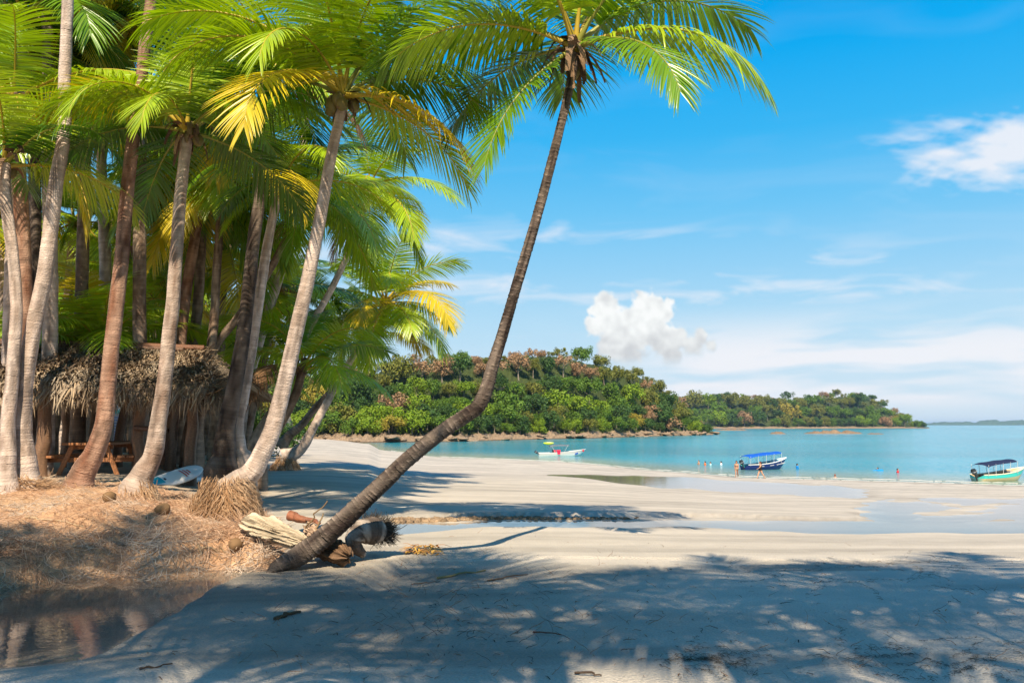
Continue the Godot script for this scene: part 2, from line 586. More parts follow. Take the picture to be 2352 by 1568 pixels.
func build_waters() -> void:
	# open sea
	var s := Shape.new()
	var angles := []
	var a := -75.0
	while a <= 75.0:
		angles.append(deg_to_rad(a))
		a += 0.75
	var radii := []
	var r := 45.0
	while r < 26000.0:
		radii.append(r)
		r *= 1.045
	for rr in radii:
		for an in angles:
			var x: float = sin(an) * rr
			var z: float = -cos(an) * rr
			var deep := clampf(-beach(x, z) / 3.0, 0.0, 1.0)
			var patch := noise_a.get_noise_2d(x * 0.006, z * 0.012)
			var c := Color(0.26, 0.30, 0.20).lerp(Color(0.018, 0.26, 0.335), smoothstep(0.0, 0.45, deep))
			c = c * (1.0 + patch * 0.45)
			s.vert(Vector3(x, 0.0, z), Vector3.UP, Color(c.r, c.g, c.b))
	var na := angles.size()
	for k in range(radii.size() - 1):
		for j in range(na - 1):
			var q := k * na + j
			s.quad(q, q + na, q + na + 1, q + 1)
	structure("sea", s.done(), mats.sea)
	# the pool under the bank
	s = Shape.new()
	s.tint = Color.WHITE
	var p := [Vector3(-14, 3.738, -4.2), Vector3(-14, 3.738, -10.4), Vector3(2.8, 3.738, -10.0), Vector3(2.8, 3.738, -4.2)]
	s.face(p[0], p[1], p[2], p[3])
	structure("pool_water", s.done(), mats.pool)
	# sheets of water lying in the beach's channels
	s = Shape.new()
	var grid := {}
	var px := 880.0
	var cols := 0
	var rows := []
	while px < 2600.0:
		var col := []
		var py := 1068.0
		while py < 1236.0:
			col.append(Vector2(px, py))
			py += 2.5
		rows.append(col)
		px += 6.0
	var ids := []
	for col in rows:
		var idc := []
		for q in col:
			# place on the smooth beach
			var v := ray(q.x, q.y)
			var t := 8.0
			for k in 14:
				t = (EYE - beach(v.x * t, v.z * t)) / -v.y
				t = minf(t, 400.0)
			var w := Vector3(v.x * t, beach(v.x * t, v.z * t) + 0.002, v.z * t)
			var c := channel(q.x, q.y)
			idc.append([s.vert(w, Vector3.UP, Color.WHITE), c])
		ids.append(idc)
	for k in range(ids.size() - 1):
		for j in range(ids[0].size() - 1):
			if maxf(maxf(ids[k][j][1], ids[k + 1][j][1]), maxf(ids[k][j + 1][1], ids[k + 1][j + 1][1])) > 0.15:
				s.quad(ids[k][j + 1][0], ids[k][j][0], ids[k + 1][j][0], ids[k + 1][j + 1][0])
	structure("stream_water", s.done(), mats.pool)
	# thin line of breaking foam at the sea's edge
	s = Shape.new()
	for line in 2:
		var last := []
		px = 900.0
		while px < 2500.0:
			var d := table(SHORE, px)
			var wob := noise_a.get_noise_1d(px * 0.02 + line * 50.0)
			var u := (px - 1176.0) / FOCAL
			var d0 := d * (1.0 - 0.001) + wob * 0.9 + line * 3.2
			var wide := maxf(0.0, 0.25 + noise_a.get_noise_1d(px * 0.035 + 9.0 + line * 31.0) * 1.5) * (1.0 if line == 0 else 0.5)
			var now := []
			for e in [[0.0, 0.01], [0.45, 0.04], [1.0, 0.008]]:
				var dd: float = d0 + wide * e[0]
				now.append(s.vert(Vector3(u * dd, maxf(beach(u * dd, -dd) + 0.03, 0.0) + e[1], -dd), Vector3.UP, Color(0.66, 0.63, 0.56)))
			if last:
				for e in 2:
					s.quad(last[e], last[e + 1], now[e + 1], now[e])
			last = now
			px += 4.0
	structure("foam_line", s.smooth(), mats.cloth)

# ---------------------------------------------------------------- wooded headlands
func crown_mesh(sd: int, leaves: int, leaf: float, sparse := false) -> ArrayMesh:
	# a crown of radius 1 made of leaf tufts gathered in clumps
	var g := RandomNumberGenerator.new()
	g.seed = sd
	var s := Shape.new()
	var blobs := []
	for k in (10 if sparse else 24):
		var dir := Vector3(g.randf_range(-1, 1), g.randf_range(-0.55, 1), g.randf_range(-1, 1)).normalized()
		var far := g.randf_range(0.30, 0.86)
		blobs.append([dir * Vector3(1, 0.72, 1) * far, g.randf_range(0.18, 0.28) if sparse else g.randf_range(0.18, 0.38), g.randf_range(0.78, 1.15)])
	for k in leaves:
		var b: Array = blobs[g.randi() % blobs.size()]
		var dir := Vector3(g.randfn(), g.randfn() + 0.25, g.randfn()).normalized()
		var at: Vector3 = b[0] + dir * b[1] * (g.randf_range(0.72, 1.08) if g.randf() < 0.8 else g.randf())
		var nn := (dir + Vector3(g.randfn(), g.randfn() + 0.5, g.randfn()) * 0.45).normalized()
		var u := nn.cross(Vector3(g.randfn(), g.randfn(), g.randfn())).normalized()
		var w := nn.cross(u)
		var z := leaf * g.randf_range(0.6, 1.5)
		var t: float = b[2] * g.randf_range(0.70, 1.22)
		var hue := g.randf_range(-0.12, 0.12)
		var c := Color(t * (1.0 + hue), t, t * (1.0 - hue))
		var q := s.vert(at - u * z, nn, c)
		s.vert(at + w * z * 0.55 + nn * z * 0.12, nn, c)
		s.vert(at + u * z, nn, c)
		s.vert(at - w * z * 0.55 + nn * z * 0.12, nn, c)
		s.quad(q, q + 1, q + 2, q + 3)
	return s.done()

func tree_trunk_mesh(sd: int) -> ArrayMesh:
	# height 1 up to the crown's middle, with limbs that fork
	var g := RandomNumberGenerator.new()
	g.seed = sd
	var s := Shape.new()
	s.tint = Color(0.30, 0.25, 0.19)
	var bend := Vector3(g.randf_range(-0.08, 0.08), 0, g.randf_range(-0.08, 0.08))
	s.tube([Vector3(0, -0.25, 0), Vector3(0, 0, 0), Vector3(0, 0.4, 0) + bend, Vector3(0, 0.75, 0) + bend * 1.3, Vector3(0, 1.25, 0)], [0.055, 0.05, 0.035, 0.028, 0.008], 6)
	for k in 6:
		var a := TAU * k / 6.0 + g.randf()
		var y := g.randf_range(0.45, 0.9)
		var out := Vector3(cos(a), 0.55, sin(a))
		s.tube([Vector3(0, y, 0) + bend, Vector3(0, y, 0) + bend + out * 0.2, Vector3(0, y + 0.12, 0) + out * 0.42], [0.022, 0.015, 0.004], 5)
	return s.done()

var crowns := []
var sparse_crowns := []
var trunks := []
var leaf_mats := {}

func prepare_trees() -> void:
	for k in 6:
		crowns.append(crown_mesh(100 + k, 2400, 0.056))
	for k in 3:
		sparse_crowns.append(crown_mesh(200 + k, 620, 0.07, true))
	for k in 3:
		trunks.append(tree_trunk_mesh(300 + k))
	for f in [["green", lin(0.11, 0.20, 0.018)], ["deep", lin(0.055, 0.115, 0.022)], ["olive", lin(0.18, 0.19, 0.03)], ["golden", lin(0.33, 0.27, 0.035)], ["rust", lin(0.37, 0.225, 0.12)], ["lime", lin(0.19, 0.29, 0.014)]]:
		var m := mat("leaf_" + f[0], f[1], 0.6, 0.35)
		m.backlight_enabled = true
		m.backlight = lin(0.3, 0.32, 0.08)
		leaf_mats[f[0]] = m

func tree(at: Vector3, r: float, rise: float, kind: String, sparse: bool, label: String, group: String, squash := 1.0) -> Node3D:
	var t := thing("broadleaf_tree", at, label, "tree", group)
	squash *= rng.randf_range(0.8, 1.25)
	var c := part("crown", sparse_crowns[rng.randi() % 3] if sparse else crowns[rng.randi() % 6], leaf_mats[kind], t, Vector3(0, rise, 0))
	c.rotation.y = rng.randf() * TAU
	c.scale = Vector3(r, r * squash, r * rng.randf_range(0.9, 1.1))
	var k := part("trunk", trunks[rng.randi() % 3], mats.bark, t)
	k.rotation.y = rng.randf() * TAU
	k.scale = Vector3(rise * 1.1, rise, rise * 1.1)
	return t

const TREE_WORDS := {"green": "fresh green", "deep": "dark green", "olive": "dull olive", "golden": "yellowing golden", "rust": "rust-brown leafless-looking", "lime": "bright lime green"}

func headland(shore: Array, crest: Array, from_px: float, to_px: float, scale: float, called: String, place: String, rows: Array, dense: float) -> void:
	var s := Shape.new()
	var nx := int((to_px - from_px) / 3.0)
	var offs := [-6.0, -2.0, 0.0, 1.0, 2.0, 3.2, 4.5, 6.0, 8.0, 10.0, 13.0, 18.0, 26.0, 36.0, 50.0, 70.0, 95.0, 130.0]
	var height := func(px: float, off: float) -> float:
		var d := table(shore, px)
		var hc := (975.0 - table(crest, px)) / FOCAL * (d + maxf(off, 0.0)) + EYE
		var e := smoothstep(to_px, to_px - 60.0, px)
		var jag := noise_a.get_noise_2d(px * 0.03, off / scale * 0.16) * 1.5 + noise_a.get_noise_2d(px * 0.16, off / scale * 0.55) * 0.9
		var y := lerpf(-1.0, 0.0, smoothstep(-6.0 * scale, 0.0, off)) + (2.0 + jag) * smoothstep(0.0, 7.0 * scale, off) * (0.35 + 0.65 * e)
		y += maxf(hc - 5.6 * scale, 0.0) * smoothstep(6.0 * scale, 58.0 * scale, off) * e
		return y
	for k in nx + 1:
		var px := from_px + (to_px - from_px) * k / nx
		var d := table(shore, px)
		for o in offs:
			var off: float = o * scale
			var dd := d + off
			var y: float = height.call(px, off)
			var u := (px - 1176.0) / FOCAL
			var tone := 1.0 + noise_a.get_noise_2d(px * 0.12, off * 0.4) * 0.5
			var c := Color(0.40, 0.29, 0.19) * tone
			if off > 8.0 * scale:
				c = Color(0.075, 0.105, 0.03)
			elif off < 1.3 * scale:
				c = Color(0.15, 0.11, 0.075)
			s.vert(Vector3(u * dd, y, -dd), Vector3.UP, Color(c.r, c.g, c.b))
	var no := offs.size()
	for k in nx:
		for j in range(no - 1):
			s.quad(k * no + j, k * no + j + 1, (k + 1) * no + j + 1, (k + 1) * no + j)
	structure(called, s.smooth(), mats.rock)
	for row in rows.size():
		var off: float = rows[row] * scale
		var px := from_px + rng.randf_range(0.0, 20.0)
		while px < to_px - 12.0:
			var d := table(shore, px) + off
			var u := (px - 1176.0) / FOCAL
			var hc := (975.0 - table(crest, px)) / FOCAL * d + EYE
			var y: float = height.call(px, off)
			var r := rng.randf_range(4.0, 7.9) * scale
			var room := hc - y
			if room > 2.2 * scale:
				var last := row >= rows.size() - 2
				var rise := minf(rng.randf_range(2.6, 5.0) * scale if row == 0 else rng.randf_range(4.2, 7.5) * scale, maxf(room - r * 0.62, 2.0 * scale))
				if last:
					rise = maxf(room - r * 0.7, 2.0 * scale) + (rng.randf_range(0.6, 2.4) * scale if rng.randf() < 0.16 else rng.randf_range(-1.2, 0.4) * scale)
				r = minf(r, maxf(rise * 1.4, 3.4 * scale))
				rise = minf(rise, r * (1.0 if rng.randf() < 0.85 else 1.6))
				var pick := rng.randf()
				var kind := "green"
				if last:
					kind = "rust" if pick < (0.30 if px > 1030.0 and px < 1430.0 else 0.14) else ("olive" if pick < 0.72 else ("deep" if pick < 0.82 else ("lime" if pick < 0.88 else "green")))
				else:
					kind = "green" if pick < 0.34 else ("deep" if pick < 0.58 else ("olive" if pick < 0.76 else ("golden" if pick < 0.82 else ("lime" if pick < 0.975 else "rust"))))
				var sparse := last and rng.randf() < 0.4
				var where: String = ["overhanging the rocks of", "on the lower slope of", "halfway up", "on the upper slope of", "on the crest of", "on the crest of"][roundi(5.0 * row / (rows.size() - 1))]
				tree(Vector3(u * d, y, -d), r, rise, kind, sparse, "%s%s tree %s the %s" % ["thin-crowned " if sparse else "", TREE_WORDS[kind], where, place], "trees of the " + place)
			px += r * dense / d * FOCAL * rng.randf_range(0.85, 1.2)

func build_headlands() -> void:
	prepare_trees()
	headland([[560.0, 290.0], [700.0, 262.0], [833.0, 240.0], [1045.0, 255.0], [1364.0, 320.0], [1560.0, 395.0], [1644.0, 432.0]],
		[[560.0, 840.0], [700.0, 850.0], [850.0, 842.0], [950.0, 818.0], [1000.0, 810.0], [1100.0, 812.0], [1200.0, 808.0], [1250.0, 802.0], [1330.0, 816.0], [1400.0, 832.0], [1450.0, 846.0], [1500.0, 870.0], [1540.0, 900.0], [1570.0, 928.0], [1600.0, 958.0], [1636.0, 990.0]],
		600.0, 1636.0, 1.0, "headland", "nearer headland", [8.5, 14.0, 21.0, 30.0, 41.0, 54.0], 1.22)
	headland([[1500.0, 980.0], [1900.0, 1080.0], [2130.0, 1180.0]],
		[[1500.0, 900.0], [1580.0, 908.0], [1640.0, 900.0], [1700.0, 898.0], [1780.0, 912.0], [1850.0, 905.0], [1930.0, 898.0], [1990.0, 902.0], [2040.0, 928.0], [2075.0, 950.0], [2100.0, 970.0], [2130.0, 978.0]],
		1500.0, 2130.0, 2.2, "far_headland", "farther headland", [11.0, 23.0, 38.0, 55.0], 1.25)
	# low rocks standing in the sea
	for f in [[1845.0, 1988.0, 996.0, 2.3, "long low brown rock islet off the farther headland"], [1768.0, 1806.0, 996.5, 1.5, "short brown rock islet beside the long one"], [1990.0, 2032.0, 997.0, 0.8, "thin nearly drowned rock beyond the long islet"], [1640.0, 1722.0, 988.5, 1.6, "flat reef of rock off the nearer headland's tip"]]:
		var a := on_sea(f[0], f[2])
		var b := on_sea(f[1], f[2])
		var mid := (a + b) * 0.5
		mid.y = 0.0
		var o := part("rock_islet", islet(a.distance_to(b), 9.0, f[3]), mats.rock, self, mid)
		tag(o, f[4], "rock", "rocks in the sea")
	# boulders along the foot of the nearer headland
	var rocks := []
	for k in 4:
		rocks.append(boulder(400 + k))
	var tb := [[700.0, 262.0], [833.0, 240.0], [1045.0, 255.0], [1364.0, 320.0], [1560.0, 395.0], [1644.0, 432.0]]
	for k in 70:
		var px := rng.randf_range(730.0, 1650.0)
		var d := table(tb, px) + rng.randf_range(0.2, 5.5)
		var o := part("shore_rock", rocks[k % 4], mats.rock, self, Vector3((px - 1176.0) / FOCAL * d, rng.randf_range(0.1, 1.7), -d))
		o.scale = Vector3(rng.randf_range(0.7, 3.4), rng.randf_range(0.3, 0.9), rng.randf_range(0.8, 2.4))
		o.rotation.y = rng.randf() * TAU
		tag(o, "pale brown boulder on the rocky foot of the nearer headland", "rock", "boulders below the nearer headland")
	# the coast on the horizon
	var s := Shape.new()
	var px := 1990.0
	var rows := []
	while px < 3300.0:
		var u := (px - 1176.0) / FOCAL
		var top := (14.0 + 30.0 * smoothstep(2060.0, 2300.0, px) + noise_a.get_noise_1d(px * 0.012) * 22.0 + noise_a.get_noise_1d(px * 0.09) * 9.0) * smoothstep(1990.0, 2110.0, px)
		var row := []
		for e in [[0.0, 7000.0], [0.35, 7030.0], [0.75, 7100.0], [1.0, 7250.0], [0.8, 7500.0]]:
			row.append(s.vert(Vector3(u * e[1], maxf(top, 0.0) * e[0], -e[1]), Vector3.UP, Color(0.06, 0.10, 0.05) * (1.0 + noise_a.get_noise_2d(px * 0.1, e[0] * 9.0) * 0.5)))
		rows.append(row)
		px += 4.0
	for k in range(rows.size() - 1):
		for j in 4:
			s.quad(rows[k][j], rows[k][j + 1], rows[k + 1][j + 1], rows[k + 1][j])
	structure("far_hills", s.smooth(), mats.cloth)

func islet(length: float, wide: float, high: float) -> ArrayMesh:
	var s := Shape.new()
	var nx := 40
	var nz := 10
	for k in nx + 1:
		for j in nz + 1:
			var x := (float(k) / nx - 0.5) * length
			var z := (float(j) / nz - 0.5) * wide
			var e := 1.0 - pow(absf(2.0 * k / nx - 1.0), 3.0)
			var f := 1.0 - pow(absf(2.0 * j / nz - 1.0), 2.0)
			var y := high * (0.35 + 0.75 * noise_a.get_noise_2d(x * 0.18 + length, z * 0.3) + 0.55 * noise_a.get_noise_2d(x * 0.6, z * 0.6) + 0.45) * e * f - 0.25
			var t := 1.0 + noise_a.get_noise_2d(x * 0.8, z * 0.8) * 0.5
			s.vert(Vector3(x, y, z), Vector3.UP, Color(0.33 * t, 0.23 * t, 0.145 * t))
	for k in nx:
		for j in nz:
			var q := k * (nz + 1) + j
			s.quad(q, q + nz + 1, q + nz + 2, q + 1)
	return s.smooth()

func boulder(sd: int) -> ArrayMesh:
	var s := Shape.new()
	var rows := 7
	var cols := 10
	for k in rows + 1:
		for j in cols:
			var th := PI * k / rows
			var ph := TAU * j / cols
			var d := Vector3(sin(th) * cos(ph), cos(th), sin(th) * sin(ph))
			var r := 1.0 + noise_a.get_noise_3d(d.x * 0.8 + sd, d.y * 0.8, d.z * 0.8) * 0.7 + noise_a.get_noise_3d(d.x * 2.2, d.y * 2.2 + sd, d.z * 2.2) * 0.3
			var t := 1.0 + noise_a.get_noise_3d(d.x * 2.0, d.y * 3.0, d.z * 2.0 + sd) * 0.5
			s.vert(d * r, d, Color(0.42 * t, 0.31 * t, 0.21 * t))
	for k in rows:
		for j in cols:
			var j2 := (j + 1) % cols
			s.quad(k * cols + j, k * cols + j2, (k + 1) * cols + j2, (k + 1) * cols + j)
	return s.smooth()

# ---------------------------------------------------------------- coconut palms
func frond_line(el0: float, curv: float, sd: int) -> Array:
	var pts := []
	var p := Vector3.ZERO
	var n := 26
	for k in n + 1:
		pts.append(p)
		var t := float(k) / n
		var el := el0 - curv * pow(t, 1.25)
		var side := sin(t * 2.2 + sd) * 0.05 * t
		p += Vector3(cos(el), sin(el), side).normalized() / n
	return pts

func frond_mesh(el0: float, curv: float, droop: float, sd: int) -> ArrayMesh:
	var key := "%d_%d_%d_%d" % [roundi(rad_to_deg(el0) / 5.0), roundi(curv * 6.0), roundi(droop * 5.0), sd % 3]
	if frond_cache.has(key):
		return frond_cache[key]
	var g := RandomNumberGenerator.new()
	g.seed = 900 + sd % 3 + roundi(el0 * 10.0) * 7
	var line := frond_line(el0, curv, sd % 3)
	var s := Shape.new()
	var pairs := 72
	var roll0 := g.randf_range(-0.35, 0.35)
	for side: float in [-1.0, 1.0]:
		for k in pairs:
			var tt := (k + g.randf_range(-0.3, 0.3)) / pairs
			tt = clampf(tt, 0.0, 1.0)
			if g.randf() < 0.04:
				continue
			var t := 0.17 + 0.83 * tt
			var f := t * 26.0
			var i := mini(int(f), 25)
			var base: Vector3 = line[i].lerp(line[i + 1], f - i)
			var tan_: Vector3 = (line[i + 1] - line[i]).normalized()
			var roll := roll0 * t * 2.0
			var sd_v := Vector3(0, 0, 1).rotated(tan_, roll)
			var up := sd_v.cross(tan_).normalized()
			if up.y < 0.0 and absf(roll) < 1.0:
				up = -up
			var ang := deg_to_rad(lerpf(78.0, 24.0, pow(tt, 1.4)) + g.randf_range(-3, 3))
			var dir := (tan_ * cos(ang) + sd_v * side * sin(ang) + up * g.randf_range(0.06, 0.20) + Vector3.DOWN * droop * 0.30).normalized()
			var len_ := (0.335 * pow(sin(PI * (0.16 + 0.78 * tt)), 0.8) + 0.03) * g.randf_range(0.88, 1.1)
			if tt > 0.94:
				len_ *= 1.25
			var wide := 0.0078 * (1.0 - 0.35 * tt) * g.randf_range(0.85, 1.15)
			var wd := (tan_ - dir * tan_.dot(dir)).normalized()
			wd = (wd + up * g.randf_range(-0.35, 0.35)).normalized()
			var shade := g.randf_range(0.78, 1.18)
			var warm := g.randf_range(0.9, 1.15)
			var p := base
			var seg := 5
			var prev := -1
			var dr := droop * g.randf_range(0.8, 1.25)
			if g.randf() < 0.05:
				dr *= 2.6
			if g.randf() < 0.04:
				len_ *= g.randf_range(0.35, 0.7)
			for m in seg + 1:
				var u := float(m) / seg
				var w: float = wide * [0.45, 1.0, 0.98, 0.8, 0.5, 0.06][m]
				var nn := dir.cross(wd).normalized()
				var tip := smoothstep(0.72, 1.0, u)
				var c := Color(shade * warm * (1.0 + tip * 0.8), shade * (1.0 + tip * 0.25), shade)
				var q := s.vert(p - wd * w, (nn - wd * 0.35).normalized(), c)
				s.vert(p + wd * w, (nn + wd * 0.35).normalized(), c)
				if prev >= 0:
					s.quad(prev, prev + 1, q + 1, q)
				prev = q
				p += dir * len_ / seg
				dir = (dir + Vector3.DOWN * dr * (0.07 + 0.20 * u)).normalized()
				wd = (wd - dir * wd.dot(dir)).normalized()
	var m2 := s.done()
	frond_cache[key] = m2
	return m2

func stalk_mesh(el0: float, curv: float, sd: int) -> ArrayMesh:
	var key := "%d_%d_%d" % [roundi(rad_to_deg(el0) / 5.0), roundi(curv * 6.0), sd % 3]
	if stalk_cache.has(key):
		return stalk_cache[key]
	var line := frond_line(el0, curv, sd % 3)
	var s := Shape.new()
	var rad := []
	for k in line.size():
		var t := float(k) / (line.size() - 1)
		rad.append(lerpf(0.0125, 0.0018, pow(t, 0.7)) + 0.016 * pow(1.0 - t, 14.0))
	s.tube(line, rad, 6)
	stalk_cache[key] = s.done()
	return stalk_cache[key]

func frond(parent: Node3D, at: Vector3, az: float, el0: float, curv: float, length: float, kind: String, droop := 1.0, sd := 0) -> void:
	var e := deg_to_rad(el0)
	var o := part("frond", frond_mesh(e, curv, droop, sd), mats["frond_" + kind], parent, at)
	o.rotation.y = deg_to_rad(az)
	o.scale = Vector3.ONE * length
	var yellow := kind == "yellow" or kind == "bright"
	part("leaf_stalk", stalk_mesh(e, curv, sd), mats.frond_dead if kind == "dead" else (mats.stalk_yellow if yellow else mats.stalk_green), o)

func trunk_mesh(pts: Array, radii: Array, light: Color, dark: Color, sd: int, ring: float, notched := 0.0) -> ArrayMesh:
	# a curved stem ringed by leaf scars
	var curve := Curve3D.new()
	curve.bake_interval = 0.02
	for k in pts.size():
		var a: Vector3 = pts[maxi(k - 1, 0)]
		var b: Vector3 = pts[mini(k + 1, pts.size() - 1)]
		var t := (b - a) / 6.0
		curve.add_point(pts[k], -t, t)
	var total := curve.get_baked_length()
	var marks := [0.0]
	for k in range(1, pts.size()):
		marks.append(curve.get_closest_offset(pts[k]))
	marks[pts.size() - 1] = total
	var g := RandomNumberGenerator.new()
	g.seed = sd
	var s := Shape.new()
	var sides := 16
	var side := Vector3.RIGHT
	var at := 0.0
	var prev := -1
	var n := 0
	var tone := 1.0
	var gap := ring
	var tilt := Vector2.ZERO
	while at < total:
		var step_in := n % 3
		if step_in == 0:
			tone = g.randf_range(0.84, 1.12)
			gap = ring * g.randf_range(0.55, 1.55)
			tilt = Vector2(g.randfn(), g.randfn()) * 0.25
		var p := curve.sample_baked(at)
		var p2 := curve.sample_baked(minf(at + 0.06, total))
		var p0 := curve.sample_baked(maxf(at - 0.06, 0.0))
		var t := (p2 - p0).normalized()
		if n == 0:
			side = t.cross(Vector3.FORWARD).normalized()
		side = (side - t * side.dot(t)).normalized()
		var other := t.cross(side)
		var k := 0
		while k < marks.size() - 2 and at > marks[k + 1]:
			k += 1
		var r: float = lerpf(radii[k], radii[k + 1], smoothstep(marks[k], marks[k + 1], at))
		var bulge: float = [1.018, 1.0, 0.985][step_in] if notched <= 0.0 else [1.05, 0.99, 0.955][step_in]
		var scar: float = [0.80, 1.0, 0.97][step_in] if notched <= 0.0 else [1.75, 0.85, 0.55][step_in]
		var first := s.v.size()
		for j in sides:
			var a := TAU * j / sides
			var d := side * cos(a) + other * sin(a)
			var wob := noise_a.get_noise_3d(d.x * 0.7 + sd, at * 1.1, d.z * 0.7)
			var rough := noise_b.get_noise_3d(d.x * 2.3, at * 4.0 + sd, d.z * 2.3)
			var chip := maxf(notched, 0.0) * maxf(0.0, noise_b.get_noise_3d(d.x * 1.6 + sd, at * 6.0, d.z * 1.6)) * (1.0 if step_in == 2 else 0.3)
			var torn := clampf(0.45 + rough * 1.6, 0.0, 1.0)
			var rr := r * (lerpf(1.0, bulge, torn * 1.3) + wob * 0.07 + rough * 0.035 - chip * 0.14) + (t.dot(Vector3.UP) * 0.0)
			var lichen := smoothstep(0.12, 0.42, noise_a.get_noise_3d(d.x * 0.9 + sd * 3.0, at * 1.6, d.z * 0.9))
			var streak := noise_b.get_noise_3d(d.x * 3.2 + sd, at * 0.45, d.z * 3.2)
			var stain := smoothstep(0.16, 0.36, noise_a.get_noise_3d(d.x * 0.8 - sd * 5.0, at * 0.9, d.z * 0.8))
			var c := dark.lerp(light, clampf(0.50 + wob * 1.3 + lichen * 0.45, 0.0, 1.0)) * (tone * lerpf(1.0, scar, torn * 1.25) * (1.0 + rough * 0.40 + streak * 0.30) * (1.0 - 0.42 * stain))
			if notched < 0.0:
				c = dark.lerp(light, smoothstep(-0.12, 0.25, noise_c.get_noise_1d(at * 9.0 + wob * 1.5))) * (0.85 + rough * 0.7 + torn * 0.15)
			s.vert(p + d * rr + t * (tilt.x * cos(a) + tilt.y * sin(a)) * gap * 0.35, d, Color(c.r, c.g, c.b))
		if prev >= 0:
			for j in sides:
				var j2 := (j + 1) % sides
				s.quad(prev + j, prev + j2, first + j2, first + j)
		prev = first
		at += gap * [0.22, 0.66, 0.12][step_in]
		n += 1
	return s.smooth()

func strip_cloth(g: RandomNumberGenerator, r: float, count: int, length: float) -> ArrayMesh:
	# torn brown leaf bases hanging round the top of a stem
	var s := Shape.new()
	for k in count:
		var a := g.randf() * TAU
		var out := Vector3(cos(a), 0, sin(a))
		var acr := Vector3(-sin(a), 0, cos(a))
		var l := length * g.randf_range(0.4, 1.2)
		var w := g.randf_range(0.03, 0.075)
		var p := out * r * 0.95 + Vector3(0, g.randf_range(-0.05, 0.28), 0)
		var t := g.randf_range(0.45, 1.2)
		var c := Color(0.30 * t, 0.19 * t, 0.115 * t)
		var prev := -1
		var dir := (out * g.randf_range(0.2, 0.7) + Vector3(0, g.randf_range(-0.8, 0.3), 0)).normalized()
		for m in 5:
			var u := m / 4.0
			var ww := w * (1.0 - u * 0.55) * g.randf_range(0.8, 1.1)
			var q := s.vert(p - acr * ww, out, c)
			s.vert(p + out * ww * 0.35, out, c)
			s.vert(p + acr * ww, out, c)
			if prev >= 0:
				s.quad(prev, prev + 1, q + 1, q)
				s.quad(prev + 1, prev + 2, q + 2, q + 1)
			prev = q
			p += dir * l / 4.0
			dir = (dir + Vector3.DOWN * 0.7 + acr * g.randf_range(-0.2, 0.2)).normalized()
	return s.smooth()

var by_seed := {}
var nut_mesh: ArrayMesh
var fiber_meshes := []

func make_small_meshes() -> void:
	var s := Shape.new()
	for k in 9:
		for j in 10:
			var th := PI * k / 8.0
			var ph := TAU * j / 10.0
			var tri := 1.0 + 0.06 * cos(ph * 3.0)
			s.vert(Vector3(sin(th) * cos(ph) * tri, cos(th) * 1.25, sin(th) * sin(ph) * tri) * 0.085, Vector3.UP, Color(1, 1, 1))
	for k in 8:
		for j in 10:
			s.quad(k * 10 + j, k * 10 + (j + 1) % 10, (k + 1) * 10 + (j + 1) % 10, (k + 1) * 10 + j)
	nut_mesh = s.smooth()
	for v in 5:
		var g := RandomNumberGenerator.new()
		g.seed = 50 + v
		s = Shape.new()
		var pts := []
		var rad := []
		var p := Vector3(-0.5, 0, 0)
		var dir := Vector3(1, g.randf_range(-0.1, 0.35), g.randf_range(-0.4, 0.4)).normalized()
		for k in 6:
			pts.append(p)
			rad.append([0.011, 0.012, 0.011, 0.010, 0.008, 0.003][k])
			p += dir * 0.2
			dir = (dir + Vector3(g.randfn(), g.randfn() * 0.6 - 0.1, g.randfn()) * 0.28).normalized()
		s.tube(pts, rad, 4, false)
		fiber_meshes.append(s.done())

func fibers(parent: Node, mesh: Mesh, where: Array, light: Color, dark: Color, g: RandomNumberGenerator, called := "root_fibers") -> void:
	var tints := PackedColorArray()
	for k in where.size():
		var at: Vector3 = (where[k] as Transform3D).origin
		var patch := noise_a.get_noise_2d(at.x * 0.9, at.z * 0.9)
		var c := dark.lerp(light, clampf(g.randf() + patch * 0.7, 0.0, 1.0)) * g.randf_range(0.75, 1.15)
		c = c.lerp(Color(c.g * 1.15, c.g * 1.05, c.g * 0.9), clampf(patch * 1.5, 0.0, 0.6))
		tints.append(Color(c.r, c.g, c.b))
	scatter(called, mesh, mats.fiber, parent, where, tints)

func palm(d: Dictionary) -> Node3D:
	var pts := []
	var radii := []
	var n: int = d.pts.size()
	for k in n:
		var t := float(k) / (n - 1)
		var depth: float = lerpf(d.d0, d.d1, t)
		pts.append(spot(d.pts[k][0] * 0.98, d.pts[k][1] * 0.98, depth))
		radii.append(d.pts[k][2] * (0.84 if d.seed == 1 else (0.76 if d.seed == 2 else 0.86)) if d.pts[k].size() > 2 else lerpf(d.r0, d.r1, pow(t, 0.8)))
	if not d.get("lies", false):
		var gy := ground(pts[0].x, pts[0].z)
		if pts[0].y > gy + 0.05:
			pts.insert(0, Vector3(pts[0].x, gy - 0.12, pts[0].z))
			radii.insert(0, radii[0] * 1.15)
			radii[1] *= 1.05
		else:
			pts[0].y = gy - 0.10
	return palm_at(d, pts, radii)

